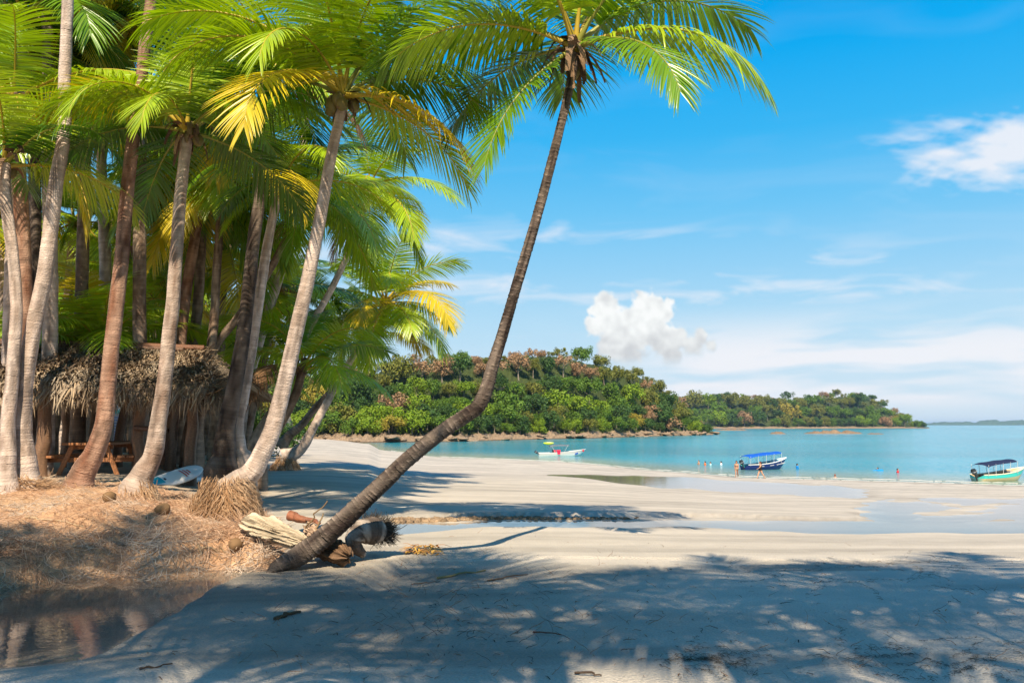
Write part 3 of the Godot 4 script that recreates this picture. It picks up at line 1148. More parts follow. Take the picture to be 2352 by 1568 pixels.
func palm_at(d: Dictionary, pts: Array, radii: Array) -> Node3D:
	var root := thing("coconut_palm", pts[0], d.label, "palm tree", d.get("group", ""))
	var g := RandomNumberGenerator.new()
	g.seed = d.seed
	by_seed[d.seed] = root
	var rel := []
	for p in pts:
		rel.append(p - pts[0])
	var tone: Array = d.get("tone", [Color(0.50, 0.40, 0.33), Color(0.27, 0.19, 0.14)])
	part("trunk", trunk_mesh(rel, radii, tone[0], tone[1], d.seed, d.get("ring", 0.050), d.get("notched", 0.0)), mats.bark, root)
	var top: Vector3 = rel[rel.size() - 1]
	var r: float = radii[radii.size() - 1]
	if d.get("crown", true):
		var sh := part("leaf_sheath", strip_cloth(g, r * 1.15, d.get("rags", 12), d.get("rag_length", 0.45)), mats.driftwood, root, top)
		sh.rotation.y = g.randf() * TAU
		var set_: Array = d.get("fronds", [])
		for f in set_:
			frond(root, top + Vector3(0, 0.10, 0), f[0], f[1], f[2], f[3], f[4], f[5] if f.size() > 5 else 1.0, g.randi() % 3)
		var count: int = d.get("count", 17)
		var length: float = d.get("length", 3.0)
		for k in count:
			var u := (k + 0.5) / count
			var el := lerpf(82.0, d.get("low", -38.0), pow(u, 0.85)) + g.randf_range(-7, 7)
			var az: float = k * 137.5 + d.seed * 61.0 + g.randf_range(-12, 12)
			var curv := lerpf(0.95, 1.25, u) + g.randf_range(-0.15, 0.25)
			if el < 0.0:
				curv = minf(curv, deg_to_rad(88.0 + el) * 0.95)
			var pick := g.randf()
			var kind := "green"
			var forward := -sin(deg_to_rad(az))
			if forward > 0.35 and el > 5.0 and el < 75.0:
				curv = minf(curv * 1.55, deg_to_rad(88.0 + el) * 0.95)
			if u < 0.45:
				kind = "bright" if pick < 0.36 else ("green" if pick < 0.66 else "deep")
			elif u < 0.8:
				kind = "green" if pick < 0.33 else ("bright" if pick < 0.60 else "deep")
			else:
				kind = "yellow" if pick < 0.30 else ("bright" if pick < 0.55 else ("dead" if pick > 0.85 else "green"))
			if forward > 0.35 and kind == "deep":
				kind = "bright"
			if d.get("sunny", false) and kind != "dead":
				kind = "bright" if pick < 0.7 else "yellow"
			frond(root, top + Vector3(0, 0.08 - 0.12 * u, 0), az, el, curv, length * g.randf_range(0.85, 1.1) * (0.8 if u < 0.12 else 1.0), kind, 0.55 + 0.6 * u, g.randi() % 3)
		for k in d.get("nuts", 0):
			var a := g.randf() * TAU
			var o := part("coconut", nut_mesh, mats.nut, root, top + Vector3(cos(a) * (r + 0.09), g.randf_range(-0.16, 0.06), sin(a) * (r + 0.09)))
			o.rotation = Vector3(g.randf_range(-0.4, 0.4), g.randf() * TAU, g.randf_range(-0.4, 0.4))
	return root

const PALE := [Color(0.74, 0.60, 0.51), Color(0.46, 0.345, 0.27)]
const RUDDY := [Color(0.50, 0.31, 0.22), Color(0.27, 0.125, 0.075)]
const DUSKY := [Color(0.22, 0.17, 0.135), Color(0.045, 0.031, 0.025)]
const BROWN := [Color(0.42, 0.31, 0.23), Color(0.17, 0.11, 0.075)]

func build_palms() -> void:
	make_small_meshes()
	mat("nut", lin(0.16, 0.13, 0.04), 0.5, 0.4)
	# the palm that leans out over the sand
	palm({"seed": 1, "label": "lone palm with a kinked leaning trunk rising past the driftwood over the sand", "d0": 9.15, "d1": 9.9, "lies": true, "ring": 0.062, "notched": 1.0, "tone": DUSKY,
		"pts": [[622, 1356, 0.05], [652, 1326, 0.10], [706, 1298, 0.145], [790, 1232, 0.138], [880, 1148, 0.118], [960, 1072, 0.110], [1040, 1008, 0.106], [1090, 975, 0.104], [1122, 950, 0.106], [1142, 905, 0.100], [1154, 860, 0.090], [1180, 775, 0.084], [1215, 655, 0.081], [1255, 520, 0.076], [1290, 390, 0.071], [1318, 280, 0.067], [1336, 200, 0.066], [1348, 130, 0.075]],
		"count": 0, "rags": 30, "rag_length": 0.6, "nuts": 2,
		"fronds": [[-16, 17, 1.50, 2.75, "bright", 1.25], [-50, -4, 1.25, 2.2, "green", 0.8], [201, -36, 0.75, 2.15, "green", 0.5], [188, 24, 1.25, 2.45, "bright", 1.0], [170, 34, 1.40, 2.9, "green", 1.0],
			[120, 72, 0.9, 2.8, "green", 0.7], [300, 80, 0.9, 2.6, "bright", 0.6], [48, 66, 1.2, 2.9, "bright", 0.8], [14, 48, 1.45, 2.9, "green", 1.0], [232, 58, 1.35, 2.8, "bright", 0.9], [90, 40, 1.3, 2.8, "green", 0.9], [140, 14, 1.2, 2.5, "deep", 0.9], [330, 58, 1.35, 2.6, "green", 0.9]]})
	# the big palm at the end of the bank
	palm({"seed": 2, "label": "tall pale palm curving up from the fibrous root mound at the bank's end", "d0": 10.9, "d1": 11.3, "lies": true, "tone": PALE, "ring": 0.046,
		"pts": [[520, 1150, 0.20], [553, 1130, 0.20], [590, 1105, 0.185], [614, 1060, 0.165], [640, 1000, 0.158], [668, 890, 0.142], [692, 785, 0.135], [726, 632, 0.125], [752, 500, 0.115], [775, 370, 0.105], [794, 285, 0.10], [803, 240, 0.10]],
		"count": 0, "rags": 16, "nuts": 7,
		"fronds": [[6, 38, 1.45, 2.65, "green", 1.1], [-10, 20, 1.40, 2.55, "green", 1.1], [-24, -6, 1.12, 2.7, "yellow", 0.7], [18, -4, 1.2, 2.4, "bright", 0.8], [240, 14, 1.85, 2.45, "yellow", 0.6], [200, 52, 1.55, 3.1, "bright", 1.0],
			[302, 66, 1.9, 2.6, "bright", 0.9], [250, 44, 2.15, 2.4, "bright", 0.7], [206, 46, 2.0, 2.9, "bright", 0.8], [34, 64, 1.3, 2.8, "green", 0.9], [118, 66, 1.2, 2.9, "green", 0.9], [160, 32, 1.3, 2.8, "deep", 1.0], [76, 30, 1.3, 2.8, "green", 1.0], [268, 58, 1.4, 2.7, "bright", 0.9], [340, 60, 1.4, 2.8, "green", 1.0]]})
	# the others of the front row
	palm({"seed": 3, "label": "pale palm with a broad root skirt beside the thin palm at the pool", "d0": 11.3, "d1": 11.6, "tone": PALE, "nuts": 4,
		"pts": [[62, 1150, 0.30], [58, 1100, 0.19], [52, 1010, 0.145], [55, 900, 0.135], [80, 755, 0.125], [104, 640, 0.122], [120, 520, 0.118], [130, 430, 0.115], [144, 355, 0.11], [151, 285, 0.105], [150, 200, 0.10], [154, 100, 0.097], [162, -100, 0.095], [176, -420, 0.091], [190, -760, 0.088], [200, -1080, 0.086]], "count": 14, "length": 2.7, "low": 0.0})
	palm({"seed": 4, "label": "ruddy brown palm standing before the picnic table", "d0": 12.0, "d1": 12.3, "tone": RUDDY, "nuts": 5,
		"pts": [[180, 1150, 0.27], [195, 1105, 0.20], [222, 1056, 0.165], [243, 990, 0.145], [252, 900, 0.135], [262, 800, 0.13], [275, 690, 0.128], [286, 590, 0.125], [296, 460, 0.118], [312, 320, 0.11], [328, 210, 0.105], [340, 100, 0.102], [358, -40, 0.099], [390, -300, 0.095], [420, -640, 0.09], [440, -980, 0.088]], "count": 14, "length": 2.8, "low": -10.0})
	palm({"seed": 5, "label": "palm with a shaggy crown growing beside the two surfboards", "d0": 11.5, "d1": 11.8, "tone": [Color(0.62, 0.49, 0.40), Color(0.30, 0.20, 0.145)], "nuts": 4, "rags": 22,
		"pts": [[318, 1152, 0.26], [334, 1112, 0.19], [358, 1065, 0.150], [371, 985, 0.132], [383, 905, 0.125], [396, 785, 0.12], [406, 690, 0.112], [414, 570, 0.105], [423, 450, 0.10], [430, 385, 0.098], [437, 322, 0.10]], "count": 0, "length": 2.6,
		"fronds": [[208, 42, 1.75, 2.1, "bright", 0.9], [236, 44, 2.2, 2.2, "bright", 0.7], [272, 34, 2.1, 1.9, "bright", 0.7], [190, 50, 2.0, 2.4, "yellow", 0.8], [20, 40, 1.3, 2.6, "green", 1.0], [-18, 30, 1.2, 2.4, "green", 1.0], [150, 45, 1.3, 2.7, "green", 1.0], [110, 70, 0.9, 2.6, "bright", 0.7], [75, 40, 1.2, 2.6, "deep", 1.0], [175, 15, 1.2, 2.5, "deep", 1.0], [300, 78, 1.0, 2.3, "bright", 0.7], [320, 20, 1.3, 2.1, "green", 0.9], [130, 5, 1.1, 2.4, "deep", 1.0], [45, 0, 1.0, 2.3, "deep", 1.0]]})
	palm({"seed": 6, "label": "thin palm standing in front at the pool's end of the bank", "d0": 11.0, "d1": 11.4, "tone": PALE, "nuts": 3,
		"pts": [[14, 1150, 0.22], [16, 1090, 0.13], [18, 980, 0.105], [27, 890, 0.10], [36, 760, 0.095], [36, 680, 0.092], [28, 590, 0.09], [16, 500, 0.09], [10, 440, 0.09], [11, 385, 0.09]], "count": 9, "length": 2.0, "low": 15.0})
	palm({"seed": 7, "label": "dark mossy palm trunk flaring wide behind the surfboards", "d0": 15.6, "d1": 15.6, "tone": DUSKY, "nuts": 3,
		"pts": [[518, 1105, 0.36], [524, 1060, 0.25], [532, 990, 0.20], [546, 920, 0.18], [566, 810, 0.165], [582, 680, 0.15], [594, 560, 0.145], [607, 470, 0.14], [616, 380, 0.135], [625, 290, 0.13], [634, 210, 0.12]], "count": 12, "length": 2.7, "low": 0.0})
	palm({"seed": 8, "label": "pale slender palm close against the dark mossy palm", "d0": 15.9, "d1": 16.2, "tone": PALE, "nuts": 3,
		"pts": [[572, 1092, 0.26], [560, 1050, 0.16], [558, 990, 0.13], [572, 920, 0.125], [597, 765, 0.12], [612, 665, 0.115], [625, 580, 0.11], [640, 505, 0.105], [655, 440, 0.10]], "count": 11, "length": 2.4, "low": 5.0})
	palm({"seed": 9, "label": "slim palm slanting out from behind the two close palms", "d0": 20.0, "d1": 19.5, "tone": BROWN, "nuts": 2,
		"pts": [[440, 1052, 0.20], [452, 960, 0.14], [478, 870, 0.13], [512, 800, 0.12], [560, 740, 0.115], [632, 632, 0.105], [690, 522, 0.10], [732, 455, 0.10]], "count": 14, "length": 2.7})
	palm({"seed": 10, "label": "leaning palm whose crown stands against the sky behind the bank's end", "d0": 24.0, "d1": 24.5, "tone": PALE, "nuts": 4,
		"pts": [[596, 1048, 0.25], [655, 930, 0.14], [715, 790, 0.125], [783, 664, 0.115], [828, 565, 0.105], [850, 500, 0.10], [866, 440, 0.10]], "count": 16, "length": 2.9, "sunny": true})
	palm({"seed": 11, "label": "outermost leaning palm with its root ball bared on the sand", "d0": 33.0, "d1": 34.0, "tone": PALE, "lies": true, "nuts": 5,
		"pts": [[662, 1072, 0.42], [690, 1062, 0.30], [712, 1043, 0.24], [735, 1000, 0.20], [765, 945, 0.185], [792, 893, 0.175], [838, 820, 0.165], [872, 762, 0.155], [903, 712, 0.15]], "count": 19, "length": 3.9, "low": -28.0, "sunny": true})
	palm({"seed": 12, "label": "second leaning palm rooted close behind the bared root ball", "d0": 35.0, "d1": 36.0, "tone": BROWN, "lies": true,
		"pts": [[655, 1048, 0.36], [680, 1018, 0.23], [706, 996, 0.20], [744, 950, 0.18], [800, 892, 0.17], [846, 832, 0.16], [890, 780, 0.15]], "count": 9, "length": 3.0, "low": 5.0})
	palm({"seed": 13, "label": "short palm with a low crown behind the pale curved trunk", "d0": 21.0, "d1": 21.0, "tone": BROWN,
		"pts": [[610, 1062, 0.24], [652, 1000, 0.15], [691, 928, 0.135], [704, 882, 0.13], [712, 862, 0.13]], "count": 11, "length": 2.5, "low": 15.0})
	palm({"seed": 14, "label": "straight palm with lichen-spotted trunk in the middle of the grove", "d0": 19.5, "d1": 19.5, "tone": BROWN, "nuts": 4, "rags": 18,
		"pts": [[455, 1065, 0.27], [462, 1010, 0.17], [476, 915, 0.145], [498, 785, 0.13], [507, 640, 0.12], [514, 535, 0.115], [518, 450, 0.11], [514, 395, 0.11]], "count": 16, "length": 2.8})
	var group := "palms standing deeper in the grove"
	var deep := [
		[[[104, 1062], [112, 900], [118, 690], [113, 420], [113, 250], [110, 20], [108, -120]], 17.0, PALE], [[[72, 1062], [76, 860], [80, 560], [80, 420], [80, 300], [82, 150]], 18.0, DUSKY], [[[48, 1075], [54, 800], [54, 640], [48, 480], [38, 340], [30, 240]], 15.0, RUDDY],
		[[[246, 1045], [247, 850], [245, 590], [240, 480], [236, 340], [234, 200]], 20.0, PALE], [[[395, 1050], [412, 900], [430, 723], [447, 610], [462, 520], [470, 430]], 20.0, RUDDY], [[[415, 1045], [434, 920], [460, 745], [472, 560], [478, 470]], 21.0, BROWN],
		[[[576, 1035], [585, 985], [602, 900], [628, 800], [640, 690]], 26.0, BROWN], [[[500, 1040], [506, 960], [514, 860], [520, 700], [528, 560]], 24.0, BROWN], [[[150, 1040], [150, 900], [158, 700], [172, 520]], 24.0, PALE], [[[300, 1038], [300, 930], [312, 740], [330, 560], [336, 470]], 25.0, BROWN],
		[[[345, 1030], [350, 900], [372, 760], [392, 620]], 28.0, PALE], [[[205, 1030], [206, 930], [196, 760], [190, 640]], 29.0, BROWN], [[[20, 1030], [14, 900], [6, 700], [-8, 520]], 23.0, PALE], [[[440, 1030], [450, 930], [560, 700], [600, 600]], 30.0, BROWN],
		[[[470, 1028], [520, 900], [640, 760], [690, 660]], 33.0, PALE], [[[560, 1028], [600, 930], [720, 790], [770, 720]], 36.0, BROWN], [[[350, 1024], [350, 860], [420, 560], [430, 300]], 27.0, BROWN], [[[250, 1024], [260, 860], [300, 560], [280, 160]], 24.0, BROWN], [[[120, 1024], [130, 860], [60, 560], [40, 120]], 22.0, BROWN], [[[480, 1024], [490, 860], [560, 460], [580, 150]], 26.0, BROWN], [[[560, 1024], [590, 860], [690, 500], [735, 60]], 24.0, PALE], [[[180, 1040], [190, 700], [200, 300], [206, 30]], 19.0, BROWN], [[[330, 1035], [326, 700], [330, 300], [338, 0]], 18.0, BROWN], [[[20, 1060], [25, 700], [40, 300], [52, 40]], 16.5, PALE]]
	for k in deep.size():
		var e: Array = deep[k]
		palm({"seed": 30 + k, "label": "%s palm %s deeper in the grove" % [{PALE: "pale-stemmed", DUSKY: "dark-stemmed", RUDDY: "ruddy-stemmed", BROWN: "brown-stemmed"}[e[2]], "standing straight" if absf(e[0][0][0] - e[0][e[0].size() - 1][0]) < 60.0 else "slanting over"], "group": group, "d0": e[1], "d1": e[1], "pts": e[0], "r0": 0.17, "r1": 0.11, "tone": e[2], "count": 13, "length": 2.9, "nuts": 0, "rags": 9})
	# young palms without a stem, among the trunks
	var young := "stemless young palms in the grove"
	for e in [[235, 815, 19.0, 2.6], [60, 850, 20.0, 2.4], [420, 860, 22.0, 2.2], [330, 700, 24.0, 2.8], [560, 900, 26.0, 2.5]]:
		var p := spot(e[0] * 0.98, e[1] * 0.98, e[2])
		var low := Vector3(p.x, ground(p.x, p.z) - 0.1, p.z)
		palm_at({"seed": 70 + int(e[0]), "label": "young palm with long arching fronds low among the grove's trunks", "group": young, "count": 15, "length": e[3], "low": 22.0, "sunny": true, "rags": 6, "tone": BROWN}, [low, low.lerp(p, 0.5), p], [0.16, 0.14, 0.12])
	# palms behind the camera, which throw the shade on the near sand
	var behind := [[2.2, 0.7, 8.0, 0.1], [4.7, 0.5, 8.0, -0.25], [-0.2, 1.0, 8.1, 0.15], [-2.3, 1.0, 8.2, 0.1], [-4.1, 1.2, 8.1, -0.1], [-6.2, 1.1, 8.2, 0.1], [7.2, 0.8, 7.9, -0.3]]
	for k in behind.size():
		var e: Array = behind[k]
		var gy := ground(e[0], e[1])
		var foot := Vector3(e[0], gy - 0.1, e[1])
		var head := Vector3(e[0] + e[3], gy + e[2], e[1] - 0.3)
		palm_at({"seed": 90 + k, "label": "palm on the upper beach throwing its shade on the near sand", "group": "palms of the upper beach", "count": 10, "length": 2.9, "low": 0.0, "nuts": 3, "tone": PALE}, [foot, foot.lerp(head, 0.35) + Vector3(0.15, 0, 0), foot.lerp(head, 0.7) + Vector3(0.1, 0, 0), head], [0.24, 0.15, 0.13, 0.11])
	root_mats()

func root_mats() -> void:
	# the skirt of fibres round the front palms' feet and over the bank
	var g := RandomNumberGenerator.new()
	g.seed = 77
	for v in fiber_meshes.size():
		var where := []
		for k in 7800:
			var d := g.randf_range(7.6, 13.2)
			var x := -g.randf_range(0.24, 0.66) * d
			var inside := bank_inside(x, -d)
			if k >= 3200 and inside > 0.65:
				continue
			if inside < -0.06 or (inside > 2.2 and g.randf() < 0.45):
				continue
			var y := ground(x, -d)
			var e := 0.06
			var slope := Vector3(ground(x + e, -d) - ground(x - e, -d), 0, ground(x, -d + e) - ground(x, -d - e)) / (2.0 * e)
			var nn := Vector3(-slope.x, 1, -slope.z).normalized()
			var along := nn.cross(Vector3(g.randfn(), g.randfn(), g.randfn())).normalized()
			if slope.length() > 0.45 and g.randf() < 0.65:
				along = (along * 0.55 + Vector3(slope.x, -slope.length_squared(), slope.z).normalized() * -1.0).normalized()
			var zz := along.cross(nn).normalized()
			var size := g.randf_range(0.05, 0.17) * (1.0 if g.randf() < 0.93 else 1.9)
			var thick := g.randf_range(0.13, 0.30)
			if inside < 0.6:
				size *= 1.7
				thick *= 1.5
			where.append(Transform3D(Basis(along * size, nn * thick, zz * thick), Vector3(x, y + g.randf_range(0.0, 0.015), -d)))
		var o := "root_fibers"
		fibers(self, fiber_meshes[v], where, Color(0.72, 0.51, 0.35), Color(0.36, 0.20, 0.115), g, o)
		tag(get_child(get_child_count() - 1), "tangle of dry orange-brown roots and fibres covering the bank", "roots", "fibres of the bank")
	# fibres that hang from the big palm's foot
	for e in [[spot(500, 1124, 10.9), 0.50, 0.62, 1700, 2], [spot(548, 1120, 10.9), 0.36, 0.55, 1000, 2], [spot(60, 1118, 11.3), 0.42, 0.36, 1100, 3], [spot(656, 1062, 33.0), 0.85, 0.75, 800, 11], [spot(180, 1122, 12.0), 0.36, 0.28, 600, 4], [spot(318, 1124, 11.5), 0.36, 0.26, 600, 5]]:
		var where := []
		var host: Node3D = by_seed[e[4]]
		for k in e[3]:
			var a := g.randf() * TAU
			var u := g.randf()
			var out := Vector3(cos(a), 0, sin(a))
			var at: Vector3 = e[0] + out * e[1] * lerpf(0.45, 1.0, u) + Vector3(0, lerpf(0.04, -e[2], u), 0)
			var dir := (out * 0.45 + Vector3.DOWN * g.randf_range(0.5, 1.3) + Vector3(g.randfn(), g.randfn(), g.randfn()) * 0.22).normalized()
			var zz := dir.cross(out + Vector3(0.01, 0.02, 0.03)).normalized()
			var size: float = g.randf_range(0.14, 0.36) * (1.8 if e[1] > 0.8 else 1.0)
			where.append(Transform3D(Basis(dir * size, zz.cross(dir) * size * 1.3, zz * size * 1.3), at - host.position))
		fibers(host, fiber_meshes[g.randi() % 5], where, Color(0.62, 0.43, 0.27), Color(0.32, 0.18, 0.09), g)

# ---------------------------------------------------------------- trees and bushes behind the grove
func build_bushes() -> void:
	var fine := []
	for k in 4:
		fine.append(crown_mesh(500 + k, 5200, 0.036))
	var group := "leafy trees closing the grove"
	for k in 34:
		var px := -160.0 + k * 22.0 + rng.randf_range(-14, 14)
		var d := rng.randf_range(38.0, 52.0)
		var tall := px < 470.0
		var x := (px - 1176.0) / FOCAL * d
		var r := rng.randf_range(3.0, 4.4) if tall else rng.randf_range(1.7, 2.6)
		var rise := rng.randf_range(3.2, 7.2) if tall else rng.randf_range(1.2, 2.2)
		if not tall:
			d += (px - 470.0) * 0.12
			x = (px - 1176.0) / FOCAL * d
		var kind: String = ["green", "deep", "lime", "deep", "olive"][rng.randi() % 5] if tall else ["green", "lime", "golden", "lime"][rng.randi() % 4]
		var label := "%s %s %s" % [TREE_WORDS[kind], "leafy tree" if tall else "bush", "filling the gaps between the palm trunks" if tall else "at the edge of the sand behind the leaning palms"]
		var t := thing("leafy_tree" if tall else "bush", Vector3(x, ground(x, -d) - 0.05, -d), label, "tree" if tall else "bush", group if tall else "bushes at the sand's edge")
		var c := part("crown", fine[k % 4], leaf_mats[kind], t, Vector3(0, rise, 0))
		c.rotation.y = rng.randf() * TAU
		c.scale = Vector3(r, r * (1.15 if tall else 0.9), r)
		var tr := part("trunk", trunks[k % 3], mats.bark, t)
		tr.scale = Vector3(rise, rise, rise)
	# low bushes under them close the view to the sea
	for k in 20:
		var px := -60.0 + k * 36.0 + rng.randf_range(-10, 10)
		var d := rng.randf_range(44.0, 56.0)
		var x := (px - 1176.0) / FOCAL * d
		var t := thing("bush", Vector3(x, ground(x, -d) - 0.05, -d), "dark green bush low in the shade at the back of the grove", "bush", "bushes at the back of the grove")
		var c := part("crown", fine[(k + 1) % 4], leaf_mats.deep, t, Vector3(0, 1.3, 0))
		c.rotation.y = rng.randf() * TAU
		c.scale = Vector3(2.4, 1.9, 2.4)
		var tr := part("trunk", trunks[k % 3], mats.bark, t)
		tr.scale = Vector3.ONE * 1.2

# ---------------------------------------------------------------- shelter, table, boards
func ribbon_mesh(sd: int) -> ArrayMesh:
	var g := RandomNumberGenerator.new()
	g.seed = sd
	var s := Shape.new()
	var p := Vector3(0, 0, 0)
	var dir := Vector3(1, 0.05, 0)
	var prev := -1
	for m in 5:
		var w: float = [0.035, 0.05, 0.045, 0.03, 0.006][m]
		var q := s.vert(p + Vector3(0, 0, -w), Vector3.UP, Color.WHITE)
		s.vert(p + Vector3(0, 0.012, 0), Vector3.UP, Color.WHITE)
		s.vert(p + Vector3(0, 0, w), Vector3.UP, Color.WHITE)
		if prev >= 0:
			s.quad(prev, prev + 1, q + 1, q)
			s.quad(prev + 1, prev + 2, q + 2, q + 1)
		prev = q
		p += dir * 0.25
		dir = (dir + Vector3(0, g.randf_range(-0.35, 0.22), g.randf_range(-0.3, 0.3))).normalized()
	return s.smooth()

func log_mesh(a: Vector3, b: Vector3, r0: float, r1: float, c: Color, sd: int) -> ArrayMesh:
	var s := Shape.new()
	var n := 14
	var sides := 12
	var t := (b - a).normalized()
	var u := t.cross(Vector3.FORWARD if absf(t.z) < 0.9 else Vector3.UP).normalized()
	var w := t.cross(u)
	for k in n + 1:
		var f := float(k) / n
		var bend := Vector3(noise_b.get_noise_1d(f * 1.5 + sd * 9.0), 0, noise_b.get_noise_1d(f * 1.5 + sd * 5.0 + 30.0)) * 0.09
		for j in sides:
			var an := TAU * j / sides
			var d := u * cos(an) + w * sin(an)
			var r := lerpf(r0, r1, f) * (1.0 + noise_a.get_noise_3d(cos(an) * 1.5, f * 1.2 + sd, sin(an) * 1.5) * 0.35)
			var tone := 0.9 + noise_a.get_noise_3d(cos(an) * 4.0, f * 2.0 + sd, sin(an) * 4.0) * 0.6
			s.vert(a.lerp(b, f) + bend + d * r, d, Color(c.r * tone, c.g * tone, c.b * tone))
	for k in n:
		for j in sides:
			var j2 := (j + 1) % sides
			s.quad(k * sides + j, k * sides + j2, (k + 1) * sides + j2, (k + 1) * sides + j)
	return s.smooth()

func build_hut() -> void:
	var g := RandomNumberGenerator.new()
	g.seed = 321
	var hut := thing("thatched_shelter", Vector3.ZERO, "open shelter with a shaggy dry palm-thatch roof on log posts", "shelter")
	var el := spot(-130 * 0.98, 900 * 0.98, 15.8)
	var er := spot(492 * 0.98, 910 * 0.98, 15.8)
	var rl := spot(-130 * 0.98, 806 * 0.98, 17.9)
	var rr := spot(470 * 0.98, 826 * 0.98, 17.9)
	var bl := el + Vector3(0, 0, -4.2)
	var br := er + Vector3(0, 0, -4.2)
	hut.position = Vector3((el.x + er.x) * 0.5, ground((el.x + er.x) * 0.5, -17.5), -17.5)
	var off := -hut.position
	# the dense body of the roof
	var s := Shape.new()
	s.tint = Color(0.24, 0.18, 0.12)
	var drop := Vector3(0, -0.16, 0)
	s.face(el + off, rl + off, rr + off, er + off)
	s.face(rl + off, bl + off, br + off, rr + off)
	s.face(er + off + drop, rr + off + drop, rl + off + drop, el + off + drop)
	s.face(rr + off + drop, br + off + drop, bl + off + drop, rl + off + drop)
	s.face(el + off + drop, el + off, er + off, er + off + drop)
	s.face(bl + off, bl + off + drop, br + off + drop, br + off)
	s.face(er + off, rr + off, rr + off + drop, er + off + drop)
	s.face(rr + off, br + off, br + off + drop, rr + off + drop)
	part("roof", s.done(), mats.fiber, hut)
	# the thatch
	for v in 3:
		var where := []
		var rib := ribbon_mesh(600 + v)
		for k in 4600:
			var u := g.randf()
			var f := g.randf()
			var back := g.randf() < 0.15
			var top := rl.lerp(rr, u)
			var low := (bl.lerp(br, u) if back else el.lerp(er, u))
			var at := top.lerp(low, f) + Vector3(0, g.randf_range(0.0, 0.09), 0)
			var down := (low - top).normalized()
			var nn := down.cross(Vector3.RIGHT).normalized()
			if nn.y < 0.0:
				nn = -nn
			var fringe := f > 0.86
			if fringe:
				down = (down * 0.25 + Vector3.DOWN + Vector3(g.randfn(), 0, g.randfn()) * 0.18).normalized()
			var along := (down + Vector3(g.randfn(), g.randfn() * 0.4, g.randfn()) * 0.26).normalized()
			var zz := along.cross(nn).normalized()
			var l := g.randf_range(0.30, 0.75)
			where.append(Transform3D(Basis(along * l, zz.cross(along) * 0.7, zz * g.randf_range(0.16, 0.42)), at + off))
		for k in 420:
			# the broken edge at the gable
			var f := g.randf()
			var at := rr.lerp(er, f) + Vector3(g.randf_range(-0.1, 0.1), g.randf_range(-0.15, 0.05), 0)
			var along := (Vector3(0.8, -0.5, 0.25) + Vector3(g.randfn(), g.randfn(), g.randfn()) * 0.45).normalized()
			var zz := along.cross(Vector3.UP).normalized()
			where.append(Transform3D(Basis(along * g.randf_range(0.2, 0.45), zz.cross(along) * 0.7, zz * 0.6), at + off))
		fibers(hut, rib, where, Color(0.42, 0.31, 0.20), Color(0.13, 0.095, 0.07), g, "thatch")
	# ridge poles
	part("ridge_pole", log_mesh(rl + off + Vector3(0, 0.10, 0.03), rr + off + Vector3(0.15, 0.10, 0.03), 0.07, 0.06, Color(0.24, 0.11, 0.06), 3), mats.wood, hut)
	part("ridge_pole", log_mesh(rl + off + Vector3(0, 0.04, 0.22), rr + off + Vector3(-0.3, 0.05, 0.25), 0.05, 0.045, Color(0.20, 0.11, 0.07), 5), mats.wood, hut)
	# posts
	for e in [[108.0, 16.3, 0.115], [20.0, 16.3, 0.11], [333.0, 16.6, 0.12], [452.0, 16.4, 0.10], [288.0, 19.6, 0.10], [160.0, 19.6, 0.10], [405.0, 19.4, 0.10]]:
		var top := spot(e[0] * 0.98, 905.0 * 0.98, e[1])
		var foot := Vector3(top.x, ground(top.x, top.z) - 0.15, top.z)
		part("post", log_mesh(foot + off, top + off, e[2] * 1.15, e[2], Color(0.30, 0.17, 0.10), int(e[0])), mats.wood, hut)
	var b0 := spot(314 * 0.98, 1003 * 0.98, 16.4)
	var b1 := spot(400 * 0.98, 1008 * 0.98, 16.4)
	part("rail", log_mesh(b0 + off, b1 + off, 0.055, 0.05, Color(0.17, 0.09, 0.06), 8), mats.wood, hut)
	# eave poles under the thatch
	part("eave_pole", log_mesh(el + off + Vector3(0, -0.2, -0.25), er + off + Vector3(-0.1, -0.2, -0.25), 0.06, 0.05, Color(0.22, 0.13, 0.08), 4), mats.wood, hut)
	picnic_table()
	surfboards()
	cabin()

func picnic_table() -> void:
	var p := spot(236 * 0.98, 1108 * 0.98, 17.3)
	var t := thing("picnic_table", Vector3(p.x, ground(p.x, p.z), p.z), "orange-brown wooden picnic table with attached benches under the thatch", "table")
	t.rotation.y = deg_to_rad(9.0)
	var wood := Color(0.40, 0.17, 0.07)
	var high := 0.62
	var mk := func(called: String, at: Vector3, size: Vector3, turn := Basis.IDENTITY) -> void:
		var s := Shape.new()
		var v := rng.randf_range(0.82, 1.15)
		s.tint = Color(wood.r * v, wood.g * v, wood.b * v)
		s.box(Vector3.ZERO, size, turn)
		part(called, s.done(), mats.wood, t, at)
	for k in 4:
		mk.call("top_board", Vector3(-0.36 + k * 0.24, high, 0.0), Vector3(0.225, 0.05, 1.9))
	for side: float in [-1.0, 1.0]:
		for k in 2:
			mk.call("seat_board", Vector3(side * (0.68 + k * 0.17), 0.36, 0.0), Vector3(0.155, 0.05, 1.9))
	for z: float in [0.72, -0.72]:
		mk.call("cross_beam", Vector3(0, 0.29, z), Vector3(1.72, 0.09, 0.05))
		mk.call("cross_beam", Vector3(0, high - 0.07, z - 0.055), Vector3(0.86, 0.085, 0.05))
		for side: float in [-1.0, 1.0]:
			mk.call("leg", Vector3(side * 0.46, high * 0.5 - 0.06, z + 0.055), Vector3(0.09, high + 0.12, 0.05), Basis(Vector3(0, 0, 1), side * 0.38))

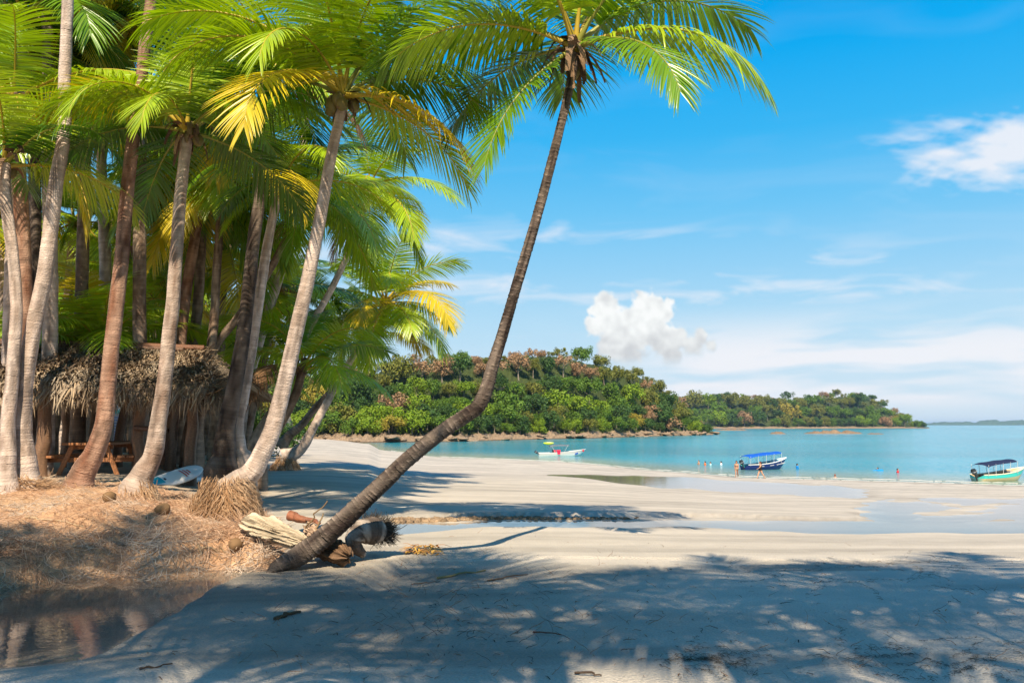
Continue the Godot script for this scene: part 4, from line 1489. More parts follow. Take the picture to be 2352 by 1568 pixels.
func board_mesh(length: float, wide: float, thick: float, y_cut0 := -1.0, y_cut1 := 1.0, lift := 0.0) -> ArrayMesh:
	# a board with rounded nose and tail; with cuts, a slice of its deck
	var s := Shape.new()
	var n := 28
	var across := [-1.0, -0.92, -0.7, -0.35, 0.0, 0.35, 0.7, 0.92, 1.0]
	for face_ in 2:
		var first := s.v.size()
		for k in n + 1:
			var f := lerpf(y_cut0, y_cut1, float(k) / n)
			var w := wide * 0.5 * pow(maxf(1.0 - pow(absf(f), 2.6), 0.0), 0.55) * (1.0 + f * 0.08)
			var rock := 0.06 * f * f
			for a: float in across:
				var edge := sqrt(maxf(1.0 - a * a, 0.0))
				var y := rock + (thick * 0.5 * (0.35 + 0.65 * edge) * (1.0 - pow(absf(f), 6.0)) + lift) * (1.0 if face_ == 0 else -1.0)
				if absf(a) == 1.0 and lift == 0.0:
					y = rock
				s.vert(Vector3(a * w, y, -f * length * 0.5), Vector3.UP, Color.WHITE)
		for k in n:
			for j in 8:
				var q := first + k * 9 + j
				if face_ == 0: s.quad(q, q + 9, q + 10, q + 1)
				else: s.quad(q, q + 1, q + 10, q + 9)
		if lift > 0.0:
			break
	return s.smooth()

func surfboards() -> void:
	mat("board_white", lin(0.80, 0.80, 0.79), 0.3, 0.5)
	mat("board_teal", lin(0.01, 0.36, 0.48), 0.4, 0.5)
	mat("board_red", lin(0.70, 0.06, 0.05), 0.4, 0.5)
	mat("board_black", lin(0.02, 0.02, 0.022), 0.5, 0.4)
	var p := on_ground(414, 1112) + Vector3(0, 0, -0.8)
	var y := ground(p.x, p.z)
	var a := thing("surfboard", Vector3(p.x, y + 0.075, p.z), "plain white surfboard lying flat beneath the other one", "surfboard", "surfboards by the palm")
	a.rotation = Vector3(0.03, deg_to_rad(6.0), 0.08)
	part("deck", board_mesh(2.0, 0.46, 0.13), mats.board_white, a)
	for e in [[-0.07, 0.62], [0.10, 0.52]]:
		var s := Shape.new()
		s.tint = Color.WHITE
		s.box(Vector3.ZERO, Vector3(0.05, 0.02, 0.035))
		part("handle", s.done(), mats.board_black, a, Vector3(e[0], 0.085, e[1]))
	var q := on_ground(378, 1112) + Vector3(0.02, 0, -0.45)
	var b := thing("surfboard", Vector3(q.x, y + 0.21, q.z), "white surfboard with a turquoise tail patch propped on the flat one", "surfboard", "surfboards by the palm")
	b.rotation = Vector3(deg_to_rad(9.0), deg_to_rad(-16.0), deg_to_rad(-30.0))
	part("deck", board_mesh(1.5, 0.38, 0.11), mats.board_white, b)
	part("tail_patch", board_mesh(1.5, 0.32, 0.11, -0.93, -0.58, 0.006), mats.board_teal, b)
	for k in 3:
		part("stripe", board_mesh(1.5, 0.30 - k * 0.05, 0.11, 0.20 + k * 0.10, 0.245 + k * 0.10, 0.006), mats.board_red, b)
	var s2 := Shape.new()
	s2.tint = Color.WHITE
	s2.box(Vector3.ZERO, Vector3(0.05, 0.02, 0.035))
	part("handle", s2.done(), mats.board_black, b, Vector3(0.02, 0.075, 0.38))

func cabin() -> void:
	var p := spot(282 * 0.98, 1018 * 0.98, 31.0)
	var t := thing("cabin", Vector3(p.x, ground(p.x, p.z), p.z), "small blue louvred cabin with a teal rail glimpsed between trunks", "cabin")
	var mk := func(called: String, at: Vector3, size: Vector3, c: Color) -> void:
		var s := Shape.new()
		s.tint = c
		s.box(Vector3.ZERO, size)
		part(called, s.done(), mats.paint, t, at)
	mk.call("wall", Vector3(0, 1.05, -0.6), Vector3(2.2, 2.1, 1.0), Color(0.26, 0.30, 0.34))
	for k in 9:
		mk.call("slat", Vector3(0, 0.18 + k * 0.11, -0.08), Vector3(0.9, 0.05, 0.03), Color(0.07, 0.13, 0.30))
	mk.call("rail", Vector3(0, 1.28, -0.05), Vector3(1.7, 0.14, 0.06), Color(0.02, 0.25, 0.25))
	for x: float in [-0.38, 0.30]:
		mk.call("shutter", Vector3(x, 1.68, -0.06), Vector3(0.22, 0.62, 0.05), Color(0.03, 0.28, 0.55))
	mk.call("roof", Vector3(0, 2.2, -0.5), Vector3(2.6, 0.12, 1.6), Color(0.25, 0.10, 0.06))

# ---------------------------------------------------------------- driftwood and fallen pieces
func drift_log(a: Vector3, b: Vector3, r: float, flat: float, c: Color, sd: int) -> ArrayMesh:
	# a weathered log with deep grain
	var s := Shape.new()
	var n := 44
	var sides := 64
	var t := (b - a).normalized()
	var u := t.cross(Vector3.UP).normalized()
	var w := u.cross(t)
	for k in n + 1:
		var f := float(k) / n
		var ends := pow(clampf(minf(f, 1.0 - f) * 7.0, 0.0, 1.0), 0.6)
		for j in sides:
			var an := TAU * j / sides
			var grain := noise_b.get_noise_3d(cos(an) * 8.0, f * 1.6 + sd, sin(an) * 8.0)
			var big := noise_a.get_noise_3d(cos(an) * 0.9, f * 2.0 + sd * 2.0, sin(an) * 0.9)
			var rr := r * (0.42 + 0.58 * ends) * (1.0 + grain * 0.42 + big * 0.55) * lerpf(1.0, 0.65, f)
			var d := u * cos(an) * flat + w * sin(an)
			var tone := 0.95 + grain * 1.1 + big * 0.25
			s.vert(a.lerp(b, f) + d * rr + t * noise_b.get_noise_3d(cos(an) * 3.0, sd, sin(an) * 3.0) * 0.16 * (1.0 - ends), d, Color(c.r * tone, c.g * tone, c.b * tone))
	for k in n:
		for j in sides:
			var j2 := (j + 1) % sides
			s.quad(k * sides + j, k * sides + j2, (k + 1) * sides + j2, (k + 1) * sides + j)
	for e in 2:
		var k := 0 if e == 0 else n
		var mid := s.vert(a if e == 0 else b, -t if e == 0 else t, Color(c.r * 0.5, c.g * 0.5, c.b * 0.45))
		for j in sides:
			var j2 := (j + 1) % sides
			if e == 0: s.tri(mid, k * sides + j2, k * sides + j)
			else: s.tri(mid, k * sides + j, k * sides + j2)
	return s.smooth()

func sp(x: float, y: float, d: float) -> Vector3:
	return spot(x * 0.98, y * 0.98, d)

func lone(called: String, m: Mesh, mt: Material, at: Vector3, label: String, category: String, group := "") -> MeshInstance3D:
	var o := part(called, m, mt, self, at)
	tag(o, label, category, group)
	return o

func build_shore_things() -> void:
	mat("husk", lin(0.20, 0.12, 0.06), 0.9, 0.25)
	var g := RandomNumberGenerator.new()
	g.seed = 55
	var a := sp(576, 1226, 9.75)
	lone("driftwood_log", drift_log(Vector3.ZERO, sp(716, 1272, 9.5) - a, 0.135, 1.1, Color(0.60, 0.48, 0.33), 2), mats.driftwood, a, "bleached split driftwood log lying between the bank and the leaning trunk", "driftwood")
	a = sp(742, 1270, 9.75)
	lone("driftwood_stump", drift_log(Vector3.ZERO, sp(815, 1304, 9.3) - a, 0.16, 1.0, Color(0.20, 0.12, 0.07), 6), mats.driftwood, a, "dark hollow stump wedged under the leaning trunk", "driftwood")
	a = sp(722, 1236, 10.0)
	lone("driftwood_knot", drift_log(Vector3.ZERO, sp(748, 1262, 9.9) - a, 0.085, 1.0, Color(0.55, 0.38, 0.26), 9), mats.driftwood, a, "small pale knot of driftwood behind the leaning trunk", "driftwood")
	# a fallen palm sheath
	a = sp(676, 1208, 11.6)
	lone("palm_sheath", log_mesh(Vector3.ZERO, sp(755, 1226, 11.3) - a, 0.075, 0.018, Color(0.40, 0.16, 0.09), 4), mats.wood, a, "reddish-brown fallen frond base tapering to a stalk on the sand", "frond base")
	# the fallen palm butt with its black roots
	var base := sp(852, 1300, 9.7)
	var t := thing("palm_stump", base, "fallen palm butt with grey bands and a bristle of black roots", "stump")
	var pts := []
	for e in [[852, 1300], [830, 1278], [833, 1258], [852, 1246], [876, 1244], [894, 1252]]:
		pts.append(sp(e[0], e[1], 9.7 + (e[0] - 830) * 0.004) - base)
	part("trunk", trunk_mesh(pts, [0.05, 0.085, 0.12, 0.15, 0.17, 0.12], Color(0.46, 0.38, 0.31), Color(0.16, 0.12, 0.095), 12, 0.04, -1.0), mats.bark, t)
	var where := []
	for k in 900:
		var f := g.randf()
		var c: Vector3 = (pts[3] as Vector3).lerp(pts[5], f)
		var an := g.randf_range(-0.5, PI + 0.3)
		var out := Vector3(cos(an) * 0.8 + f * 0.9, sin(an), -0.35 + g.randfn() * 0.3).normalized()
		var dir := (out + Vector3(g.randfn(), g.randfn(), g.randfn()) * 0.3).normalized()
		var zz := dir.cross(Vector3(0.2, 0.1, 1)).normalized()
		var l := g.randf_range(0.08, 0.17)
		where.append(Transform3D(Basis(dir * l, zz.cross(dir) * 0.35, zz * 0.35), c + out * g.randf_range(0.13, 0.18)))
	fibers(t, fiber_meshes[0], where, Color(0.10, 0.08, 0.06), Color(0.025, 0.02, 0.018), g)
	# crumbled clods along the ledge of the stream
	var clods := [boulder(700), boulder(701)]
	for v in 2:
		where = []
		var tints := PackedColorArray()
		for k in 170:
			var px := 908.0 + 560.0 * pow(g.randf(), 1.5)
			var py := 1199.0 - smoothstep(900.0, 1200.0, px) * 7.0 + g.randf_range(-3.0, 1.5)
			var p := on_ground(px, py)
			var sz := g.randf_range(0.02, 0.06) * (1.3 - (px - 908.0) / 700.0)
			where.append(Transform3D(Basis(Vector3(sz * 1.6, 0, 0), Vector3(0, sz, 0), Vector3(0, 0, sz)).rotated(Vector3.UP, g.randf_range(-0.4, 0.4)), p))
			var tone := g.randf_range(0.4, 1.0)
			tints.append(Color(tone * 0.9, tone * 0.85, tone * 0.78))
		scatter("sand_clods", clods[v], mats.sand, self, where, tints)
		tag(get_child(get_child_count() - 1), "crumbled dark sand clods along the cut edge of the stream", "sand")
	# sticks that can be told apart
	var sticks := [[1004, 1330, 1115, 1312, 0.014, Color(0.34, 0.27, 0.12), "straight yellowish stick with a dark broken end on the sand"], [1120, 1336, 1212, 1322, 0.008, Color(0.20, 0.12, 0.07), "thin dark twig pointing away past the yellowish stick"], [945, 1345, 1010, 1338, 0.006, Color(0.18, 0.11, 0.07), "fine twig lying among curled leaves on shaded sand"], [630, 1425, 690, 1408, 0.02, Color(0.16, 0.09, 0.05), "shred of brown bark at the rim of the pool"], [1225, 1455, 1290, 1462, 0.007, Color(0.22, 0.10, 0.06), "thin reddish twig beside the bright fleck of sun"], [1320, 1550, 1382, 1556, 0.010, Color(0.10, 0.07, 0.05), "dark stick on the rough ridge of sand"],
		[700, 1212, 752, 1150, 0.012, Color(0.30, 0.19, 0.10), "upright dead stalk sticking out beside the leaning trunk"], [722, 1226, 742, 1178, 0.014, Color(0.46, 0.31, 0.17), "split pale stalk leaning against the dark stalk"], [886, 1238, 935, 1204, 0.006, Color(0.30, 0.20, 0.13), "bare curved twig rising from the fallen palm butt"], [320, 1540, 395, 1528, 0.008, Color(0.13, 0.09, 0.06), "dark twig lying along the ridge below the pool"], [195, 1268, 250, 1225, 0.012, Color(0.62, 0.45, 0.28), "long pale root arching over the face of the bank"]]
	for e in sticks:
		var p0 := on_ground(e[0], e[1]) + Vector3(0, 0.012, 0)
		var p1 := on_ground(e[2], e[3]) + Vector3(0, 0.012, 0)
		if e[3] < 1240:
			p0 = spot(e[0], e[1], 9.9)
			p1 = spot(e[2], e[3], 9.9)
		if e[2] == 250:
			p0 = on_ground(195, 1290) + Vector3(0, 0.02, 0)
			p1 = on_ground(262, 1220) + Vector3(0, 0.04, 0)
		var s := Shape.new()
		var pl := []
		var rad := []
		for k in 9:
			var f := k / 8.0
			pl.append((p1 - p0) * f + Vector3(noise_b.get_noise_1d(f * 3.0 + e[0]), noise_b.get_noise_1d(f * 3.0 + e[1]) * 0.4 + 0.06, 0) * 0.06 * sin(f * PI))
			rad.append(e[4] * (1.0 - 0.45 * f) * g.randf_range(0.85, 1.15))
		s.tint = e[5]
		s.tube(pl, rad, 6)
		lone("stick", s.done(), mats.driftwood, p0, e[6], "stick", "sticks about the bank and sand")
	# dead leaf heap by the fallen butt
	where = []
	for k in 130:
		var p := on_ground(g.randf_range(938, 1008), g.randf_range(1258, 1276))
		var dir := Vector3(g.randfn(), 0.15 * g.randfn(), g.randfn() * 0.5).normalized()
		var zz := dir.cross(Vector3.UP).normalized()
		var l := g.randf_range(0.06, 0.2)
		where.append(Transform3D(Basis(dir * l, zz.cross(dir) * 0.3, zz * g.randf_range(0.15, 0.4)), p + Vector3(0, g.randf_range(0.01, 0.05), 0)))
	fibers(self, ribbon_mesh(610), where, Color(0.66, 0.42, 0.08), Color(0.30, 0.10, 0.04), g, "dead_leaf_heap")
	tag(get_child(get_child_count() - 1), "small heap of yellow and rust dead leaves on the sand", "leaves")
	for e in [[372, 1180, "brown coconut husk lying on the bank below the big palm"], [540, 1262, "brown coconut husk half buried at the bank's right foot"], [250, 1152, "brown coconut husk near the ruddy palm's root"]]:
		var hp := on_ground(e[0], e[1]) + Vector3(0, 0.05, 0)
		var hk := lone("coconut_husk", nut_mesh, mats.husk, hp, e[2], "coconut", "coconut husks on the bank")
		hk.rotation = Vector3(g.randf() * 2.0, g.randf() * 3.0, g.randf() * 2.0)
	for e in [[60, 1190, 190, 1210], [300, 1262, 420, 1232], [420, 1170, 520, 1210], [330, 1195, 455, 1180], [120, 1255, 260, 1275], [450, 1255, 560, 1240]]:
		var q0 := on_ground(e[0], e[1])
		var q1 := on_ground(e[2], e[3])
		var rs := Shape.new()
		rs.tint = Color(0.55, 0.40, 0.25)
		var line := []
		var rad := []
		for k in 12:
			var f := k / 11.0
			var q := q0.lerp(q1, f)
			q.x += noise_b.get_noise_1d(f * 4.0 + e[0]) * 0.10
			q.z += noise_b.get_noise_1d(f * 4.0 + e[1] + 70.0) * 0.10
			q.y = ground(q.x, q.z) + 0.012
			line.append(q - q0)
			rad.append(0.016 * (1.0 - 0.6 * f))
		rs.tube(line, rad, 6)
		lone("root", rs.done(), mats.driftwood, q0, "long pale root lying bare across the bank's fibres", "root", "bare roots on the bank")
	# small green plant at the foot of the front palm
	var gp := on_ground(2, 1125)
	var plant := thing("seedling", gp, "small bright green weed at the bank's edge by the thin palm", "plant")
	var lv := part("leaves", crown_mesh(720, 120, 0.16), leaf_mats.lime, plant, Vector3(0, 0.1, 0))
	lv.scale = Vector3.ONE * 0.17
	var st := Shape.new()
	st.tint = Color(0.12, 0.16, 0.04)
	st.tube([Vector3(0, -0.03, 0), Vector3(0.01, 0.07, 0), Vector3(0, 0.15, 0)], [0.008, 0.006, 0.003], 5)
	part("stem", st.done(), mats.fiber, plant)

# ---------------------------------------------------------------- small litter on the sand
func build_litter() -> void:
	var g := RandomNumberGenerator.new()
	g.seed = 88
	var bits := [ribbon_mesh(620), fiber_meshes[1], fiber_meshes[3]]
	for v in 3:
		var where := []
		for k in 300:
			var px := g.randf_range(300.0, 2352.0)
			var py := 1240.0 + 320.0 * pow(g.randf(), 0.8)
			if g.randf() < 0.55:
				px = 850.0 + g.randfn() * 230.0 + 200.0
				py = 1390.0 + g.randfn() * 70.0
			py = clampf(py, 1225.0, 1565.0)
			var p := on_ground(px, py)
			if bank_inside(p.x, p.z) > -0.05:
				continue
			where.append(litter_at(g, p, g.randf_range(0.03, 0.10) if v == 0 else g.randf_range(0.03, 0.11), v))
		fibers(self, bits[v], where, Color(0.36, 0.17, 0.07), Color(0.05, 0.035, 0.03), g, "leaf_litter")
		tag(get_child(get_child_count() - 1), "scattered dry leaf scraps and twigs on the sand", "leaf litter", "", "stuff")
	# trails of dark weed left by the tide
	for v in 2:
		var where := []
		for trail in 34:
			var cx := g.randf_range(1850.0, 2330.0)
			var cy := g.randf_range(1470.0, 1562.0)
			if trail % 3 == 1:
				cx = g.randf_range(1490.0, 1640.0); cy = g.randf_range(1505.0, 1540.0)
			elif trail % 3 == 2:
				cx = g.randf_range(1680.0, 2150.0); cy = g.randf_range(1285.0, 1360.0)
			var ang := g.randf_range(-0.25, 0.45)
			for k in 34:
				ang += g.randfn() * 0.22
				cx += cos(ang) * 5.0
				cy += sin(ang) * 1.6
				if cy > 1566.0 or cx > 2380.0:
					break
				if g.randf() < 0.25:
					continue
				var p := on_ground(cx + g.randfn() * 3.0, cy + g.randfn() * 1.2)
				where.append(litter_at(g, p, g.randf_range(0.02, 0.06), 1))
		fibers(self, fiber_meshes[v + 2], where, Color(0.13, 0.10, 0.06), Color(0.035, 0.03, 0.02), g, "tide_weed")
		tag(get_child(get_child_count() - 1), "trails of dark dried weed left on the sand by the tide", "seaweed", "", "stuff")

func litter_at(g: RandomNumberGenerator, p: Vector3, l: float, v: int) -> Transform3D:
	var dir := Vector3(g.randfn(), g.randf_range(-0.05, 0.2), g.randfn()).normalized()
	var zz := dir.cross(Vector3.UP).normalized()
	var th := l * (1.0 if v == 0 else 2.0)
	return Transform3D(Basis(dir * l, zz.cross(dir) * th, zz * th), p + Vector3(0, 0.006, 0))

# ---------------------------------------------------------------- boats
func boat_sections(length: float, beam: float, high: float, rise: float) -> Array:
	var out := []
	var n := 18
	for k in n + 1:
		var t := float(k) / n
		var b := beam * 0.5 * (lerpf(0.84, 1.0, smoothstep(0.0, 0.5, t)) if t < 0.5 else maxf(pow(1.0 - pow((t - 0.5) / 0.5, 2.3), 0.75), 0.015))
		var sheer := high + rise * pow(t, 2.6)
		var keel := -0.28 + (high + rise + 0.0) * pow(maxf(t - 0.72, 0.0) / 0.28, 2.2) * 0.55
		var rake := 0.10 * length * pow(t, 4.0)
		out.append([t * length * 0.93, b, sheer, keel, rake])
	return out

func boat_hull(sec: Array, inset: float, c_top: Color, c_low: Color, split: float, inner: bool) -> ArrayMesh:
	var s := Shape.new()
	var prof := [[0.0, 0.0], [0.55, 0.10], [0.80, 0.32], [0.90, 0.55], [0.955, split], [0.956, split + 0.002], [1.0, 1.0]]
	var m := prof.size() * 2 - 1
	for k in sec.size():
		var e: Array = sec[k]
		for j in m:
			var q: int = absi(j - (prof.size() - 1))
			var sgn := -1.0 if j < prof.size() - 1 else 1.0
			var f: Array = prof[q]
			var wide: float = maxf(e[1] - inset, 0.004) * f[0]
			var low: float = e[3] + (0.14 if inner else 0.0)
			var y: float = lerpf(low, e[2], f[1])
			var c := c_top if f[1] > split + 0.001 else c_low
			s.vert(Vector3(e[0] + e[4] * f[1], y, wide * sgn), Vector3.UP, c)
	for k in range(sec.size() - 1):
		for j in range(m - 1):
			var q := k * m + j
			if inner: s.quad(q, q + m, q + m + 1, q + 1)
			else: s.quad(q, q + 1, q + m + 1, q + m)
	if not inner:
		# transom
		var mid := s.vert(Vector3(sec[0][0], sec[0][2] * 0.5, 0), Vector3.LEFT, c_top)
		for j in range(m - 1):
			s.tri(mid, j + 1, j)
	return s.smooth()

func boat(d: Dictionary) -> Node3D:
	var t := thing("boat", d.at, d.label, "boat", "boats moored off the beach")
	t.rotation.y = deg_to_rad(d.turn)
	var L: float = d.length
	var sec := boat_sections(L, d.beam, d.high, d.rise)
	part("hull", boat_hull(sec, 0.0, d.top, d.low, 0.62, false), mats.paint, t)
	part("interior", boat_hull(sec, 0.05, d.inside, d.inside, 0.62, true), mats.paint, t)
	for sgn: float in [-1.0, 1.0]:
		var s := Shape.new()
		s.tint = d.rail
		var line := []
		var rad := []
		for e in sec:
			line.append(Vector3(e[0] + e[4], e[2], (e[1] - 0.02) * sgn))
			rad.append(0.055)
		s.tube(line, rad, 6)
		part("gunwale", s.done(), mats.paint, t)
	for f in [0.22, 0.40, 0.56]:
		var s := Shape.new()
		s.tint = d.bench
		s.box(Vector3.ZERO, Vector3(0.32, 0.26, d.beam * 0.86))
		part("bench", s.done(), mats.paint, t, Vector3(L * f, d.high - 0.20, 0))
	# foredeck
	var s3 := Shape.new()
	s3.tint = d.deck
	var a: Array = sec[13]
	var b: Array = sec[17]
	s3.face(Vector3(a[0] + a[4], a[2] - 0.12, -a[1] + 0.06), Vector3(b[0] + b[4], b[2] - 0.10, -b[1] * 0.5), Vector3(b[0] + b[4], b[2] - 0.10, b[1] * 0.5), Vector3(a[0] + a[4], a[2] - 0.12, a[1] - 0.06))
	part("foredeck", s3.done(), mats.paint, t)
	# outboard engine
	var mo := Node3D.new()
	mo.name = "outboard_motor"
	mo.position = Vector3(-0.12, d.high + 0.10, 0)
	mo.rotation.z = deg_to_rad(d.get("tilt", 25.0))
	t.add_child(mo)
	var s4 := Shape.new()
	s4.tint = Color(0.035, 0.04, 0.05)
	s4.tube([Vector3(-0.12, 0.02, 0), Vector3(-0.14, 0.14, 0), Vector3(-0.16, 0.36, 0), Vector3(-0.17, 0.52, 0), Vector3(-0.17, 0.58, 0)], [0.16, 0.24, 0.26, 0.22, 0.10], 12)
	part("cowl", s4.done(), mats.paint, mo)
	var s5 := Shape.new()
	s5.tint = Color(0.30, 0.31, 0.33)
	s5.box(Vector3(-0.17, 0.30, 0), Vector3(0.50, 0.06, 0.50))
	part("band", s5.done(), mats.paint, mo)
	var s6 := Shape.new()
	s6.tint = Color(0.03, 0.035, 0.04)
	s6.tube([Vector3(-0.12, 0.04, 0), Vector3(-0.16, -0.45, 0), Vector3(-0.20, -0.80, 0)], [0.10, 0.08, 0.06], 8)
	s6.tube([Vector3(-0.02, -0.72, 0), Vector3(-0.42, -0.76, 0)], [0.05, 0.06], 8)
	part("shaft", s6.done(), mats.paint, mo)
	var s7 := Shape.new()
	s7.tint = Color(0.03, 0.035, 0.04)
	for k in 3:
		var an := TAU * k / 3.0
		s7.box(Vector3(-0.44, -0.76 + cos(an) * 0.09, sin(an) * 0.09), Vector3(0.02, 0.15, 0.08), Basis(Vector3.RIGHT, an))
	part("propeller", s7.done(), mats.paint, mo)
	# canopy on thin poles
	var c0: float = d.canopy[0] * L
	var c1: float = d.canopy[1] * L
	var ct: float = d.canopy[2]
	var lift: float = d.canopy[3]
	var s8 := Shape.new()
	s8.tint = d.cloth
	var nx := 16
	var nz := 8
	for k in nx + 1:
		for j in nz + 1:
			var f := float(k) / nx
			var e := 2.0 * j / nz - 1.0
			var y := ct + lift * f - 0.16 * e * e * e * e - 0.07 * e * e + 0.03 * sin(f * PI * 4.0) * (1.0 - e * e) - 0.16 * pow(1.0 - f, 10.0)
			s8.vert(Vector3(lerpf(c0, c1, f), y, e * d.beam * 0.52 * (1.0 - 0.12 * pow(f, 6.0))), Vector3.UP, d.cloth)
	for k in nx:
		for j in nz:
			var q := k * (nz + 1) + j
			s8.quad(q, q + 1, q + nz + 2, q + nz + 1)
	part("canopy", s8.smooth(), mats.cloth, t)
	var np: int = d.get("poles", 4)
	for k in np:
		for sgn: float in [-1.0, 1.0]:
			var f := (k + 0.1) / (np - 0.8)
			var x := lerpf(c0, c1, f)
			var s9 := Shape.new()
			s9.tint = Color(0.55, 0.57, 0.58)
			s9.tube([Vector3(x + d.get("slant", 0.0) * (0.5 - f), d.high * 0.8 + d.rise * pow(x / L, 2.6) * 0.8, sgn * d.beam * 0.46), Vector3(x, ct + lift * f - 0.16, sgn * d.beam * 0.49)], [0.022, 0.022], 6)
			part("pole", s9.done(), mats.metal, t)
	return t

func build_boats() -> void:
	var navy := Color(0.012, 0.025, 0.13)
	var white := Color(0.74, 0.74, 0.72)
	var p := on_sea(1710, 1079)
	var blue := boat({"at": Vector3(p.x, 0.0, p.z), "turn": 24.0, "length": 6.4, "beam": 1.9, "high": 0.62, "rise": 0.75, "top": navy, "low": Color(0.01, 0.03, 0.16), "inside": Color(0.06, 0.42, 0.42), "rail": white, "bench": Color(0.03, 0.035, 0.05), "deck": white,
		"canopy": [0.02, 0.80, 1.78, 0.36], "cloth": Color(0.008, 0.09, 0.42), "poles": 5, "label": "navy blue boat with a bright blue canopy and white lettering on its side"})
	# brush lettering along the hull
	var g := RandomNumberGenerator.new()
	g.seed = 12
	for run in [[0.30, 3], [0.50, 5], [0.66, 11]]:
		var x: float = run[0] * 6.4
		for k in run[1]:
			var s := Shape.new()
			s.tint = white
			var h := g.randf_range(0.09, 0.15)
			var zz := 0.93 if x < 4.6 else 0.93 - pow((x - 4.6) / 1.5, 2.0) * 0.38
			var yy := 0.40 + 0.75 * pow(x / 6.4, 2.6) * 0.75
			s.tube([Vector3(0, -h * 0.5, 0), Vector3(0.02, h * 0.5, 0.004), Vector3(0.06, 0, 0.002), Vector3(0.09, h * 0.4 * g.randf_range(-1, 1), 0)], [0.018, 0.018, 0.018, 0.016], 5)
			part("letter", s.done(), mats.paint, blue, Vector3(x, yy, zz))
			x += 0.125
	p = on_sea(1237, 1047)
	var pale := boat({"at": Vector3(p.x, 0.0, p.z), "turn": 4.0, "length": 8.0, "beam": 1.8, "high": 0.52, "rise": 0.62, "top": Color(0.46, 0.46, 0.44), "low": white, "inside": Color(0.07, 0.08, 0.09), "rail": Color(0.60, 0.60, 0.58), "bench": Color(0.10, 0.10, 0.11), "deck": Color(0.5, 0.5, 0.48),
		"canopy": [0.24, 0.66, 1.92, 0.05], "cloth": Color(0.12, 0.14, 0.16), "poles": 2, "slant": 1.6, "tilt": 52.0, "label": "white open boat with a grey sunshade and red tipped bow"})
	for e in [["bow_patch", 7.78, 0.92, 0.30, 0.34, Color(0.62, 0.02, 0.04)], ["side_patch", 6.55, 0.42, 0.62, 0.26, Color(0.02, 0.09, 0.38)]]:
		var s := Shape.new()
		s.tint = e[5]
		s.box(Vector3.ZERO, Vector3(e[3], e[4], 0.03), Basis(Vector3.UP, 0.38) * Basis(Vector3(0, 0, 1), 0.28))
		part(e[0], s.done(), mats.paint, pale, Vector3(e[1], e[2], 0.30 if e[0] == "bow_patch" else 0.66))
	# life vest and towel hung in the boat, kayak on its sunshade
	var red := thing("red_towel", pale.transform * Vector3(3.35, 0.72, 0.80), "red towel hanging over the side of the white boat", "towel")
	var s10 := Shape.new()
	for k in 7:
		for j in 7:
			var u := k / 6.0 - 0.5
			var v := j / 6.0
			s10.vert(Vector3(u * (0.75 - 0.35 * v) + 0.1 * v, 0.35 - v * 0.75, 0.16 + 0.06 * sin(u * 14.0) + 0.05 * v), Vector3.UP, Color(0.68, 0.02, 0.07))
	for k in 6:
		for j in 6:
			s10.quad(k * 7 + j, k * 7 + j + 1, k * 7 + j + 8, k * 7 + j + 7)
	part("towel_cloth", s10.smooth(), mats.cloth, red)
	var vest := thing("life_vest", pale.transform * Vector3(2.75, 0.62, 0.25), "red and black life vest lying on a bench of the white boat", "life vest")
	for k in 2:
		var s := Shape.new()
		s.tint = Color(0.62, 0.02, 0.06) if k == 0 else Color(0.03, 0.03, 0.04)
		s.box(Vector3.ZERO, Vector3(0.30, 0.55, 0.30), Basis(Vector3(0, 0, 1), 0.3))
		part("vest_panel", s.done(), mats.cloth, vest, Vector3(0.05 - k * 0.30, 0.2 - k * 0.04, 0))
	var kayak := thing("kayak", pale.transform * Vector3(1.75, 2.05, 0.0), "short lime green kayak lying on the white boat's sunshade", "kayak")
	kayak.rotation.y = deg_to_rad(4.0)
	var s11 := Shape.new()
	var line := []
	var rad := []
	for k in 13:
		var f := k / 12.0
		line.append(Vector3((f - 0.5) * 1.9, 0.10 + 0.10 * pow(absf(f - 0.5) * 2.0, 2.5), 0))
		rad.append(maxf(0.22 * pow(maxf(1.0 - pow(absf(f - 0.5) * 2.0, 2.4), 0.0), 0.6), 0.02))
	s11.tint = Color(0.40, 0.55, 0.02)
	s11.tube(line, rad, 12)
	part("kayak_hull", s11.done(), mats.paint, kayak)
	var s12 := Shape.new()
	s12.tint = Color(0.75, 0.74, 0.45)
	var ring := []
	var rr := []
	for k in 17:
		var an := TAU * k / 16.0
		ring.append(Vector3(cos(an) * 0.42 + 0.1, 0.30, sin(an) * 0.14))
		rr.append(0.035)
	s12.tube(ring, rr, 6, false)
	part("cockpit_rim", s12.done(), mats.paint, kayak)
	# the boat at the edge of the picture
	p = on_sea(2246, 1105)
	boat({"at": Vector3(p.x, 0.0, p.z), "turn": 20.0, "length": 6.1, "beam": 1.9, "high": 0.62, "rise": 0.62, "top": Color(0.05, 0.50, 0.46), "low": Color(0.60, 0.52, 0.32), "inside": Color(0.52, 0.36, 0.20), "rail": Color(0.75, 0.66, 0.48), "bench": Color(0.16, 0.06, 0.04), "deck": Color(0.72, 0.52, 0.30),
		"canopy": [0.06, 0.72, 1.72, 0.32], "cloth": Color(0.018, 0.024, 0.06), "poles": 5, "label": "turquoise and cream boat with a dark navy canopy"})

# ---------------------------------------------------------------- people
func blend(a: float, b: float, k: float) -> float:
	var h := clampf(0.5 + 0.5 * (b - a) / k, 0.0, 1.0)
	return lerpf(b, a, h) - k * h * (1.0 - h)

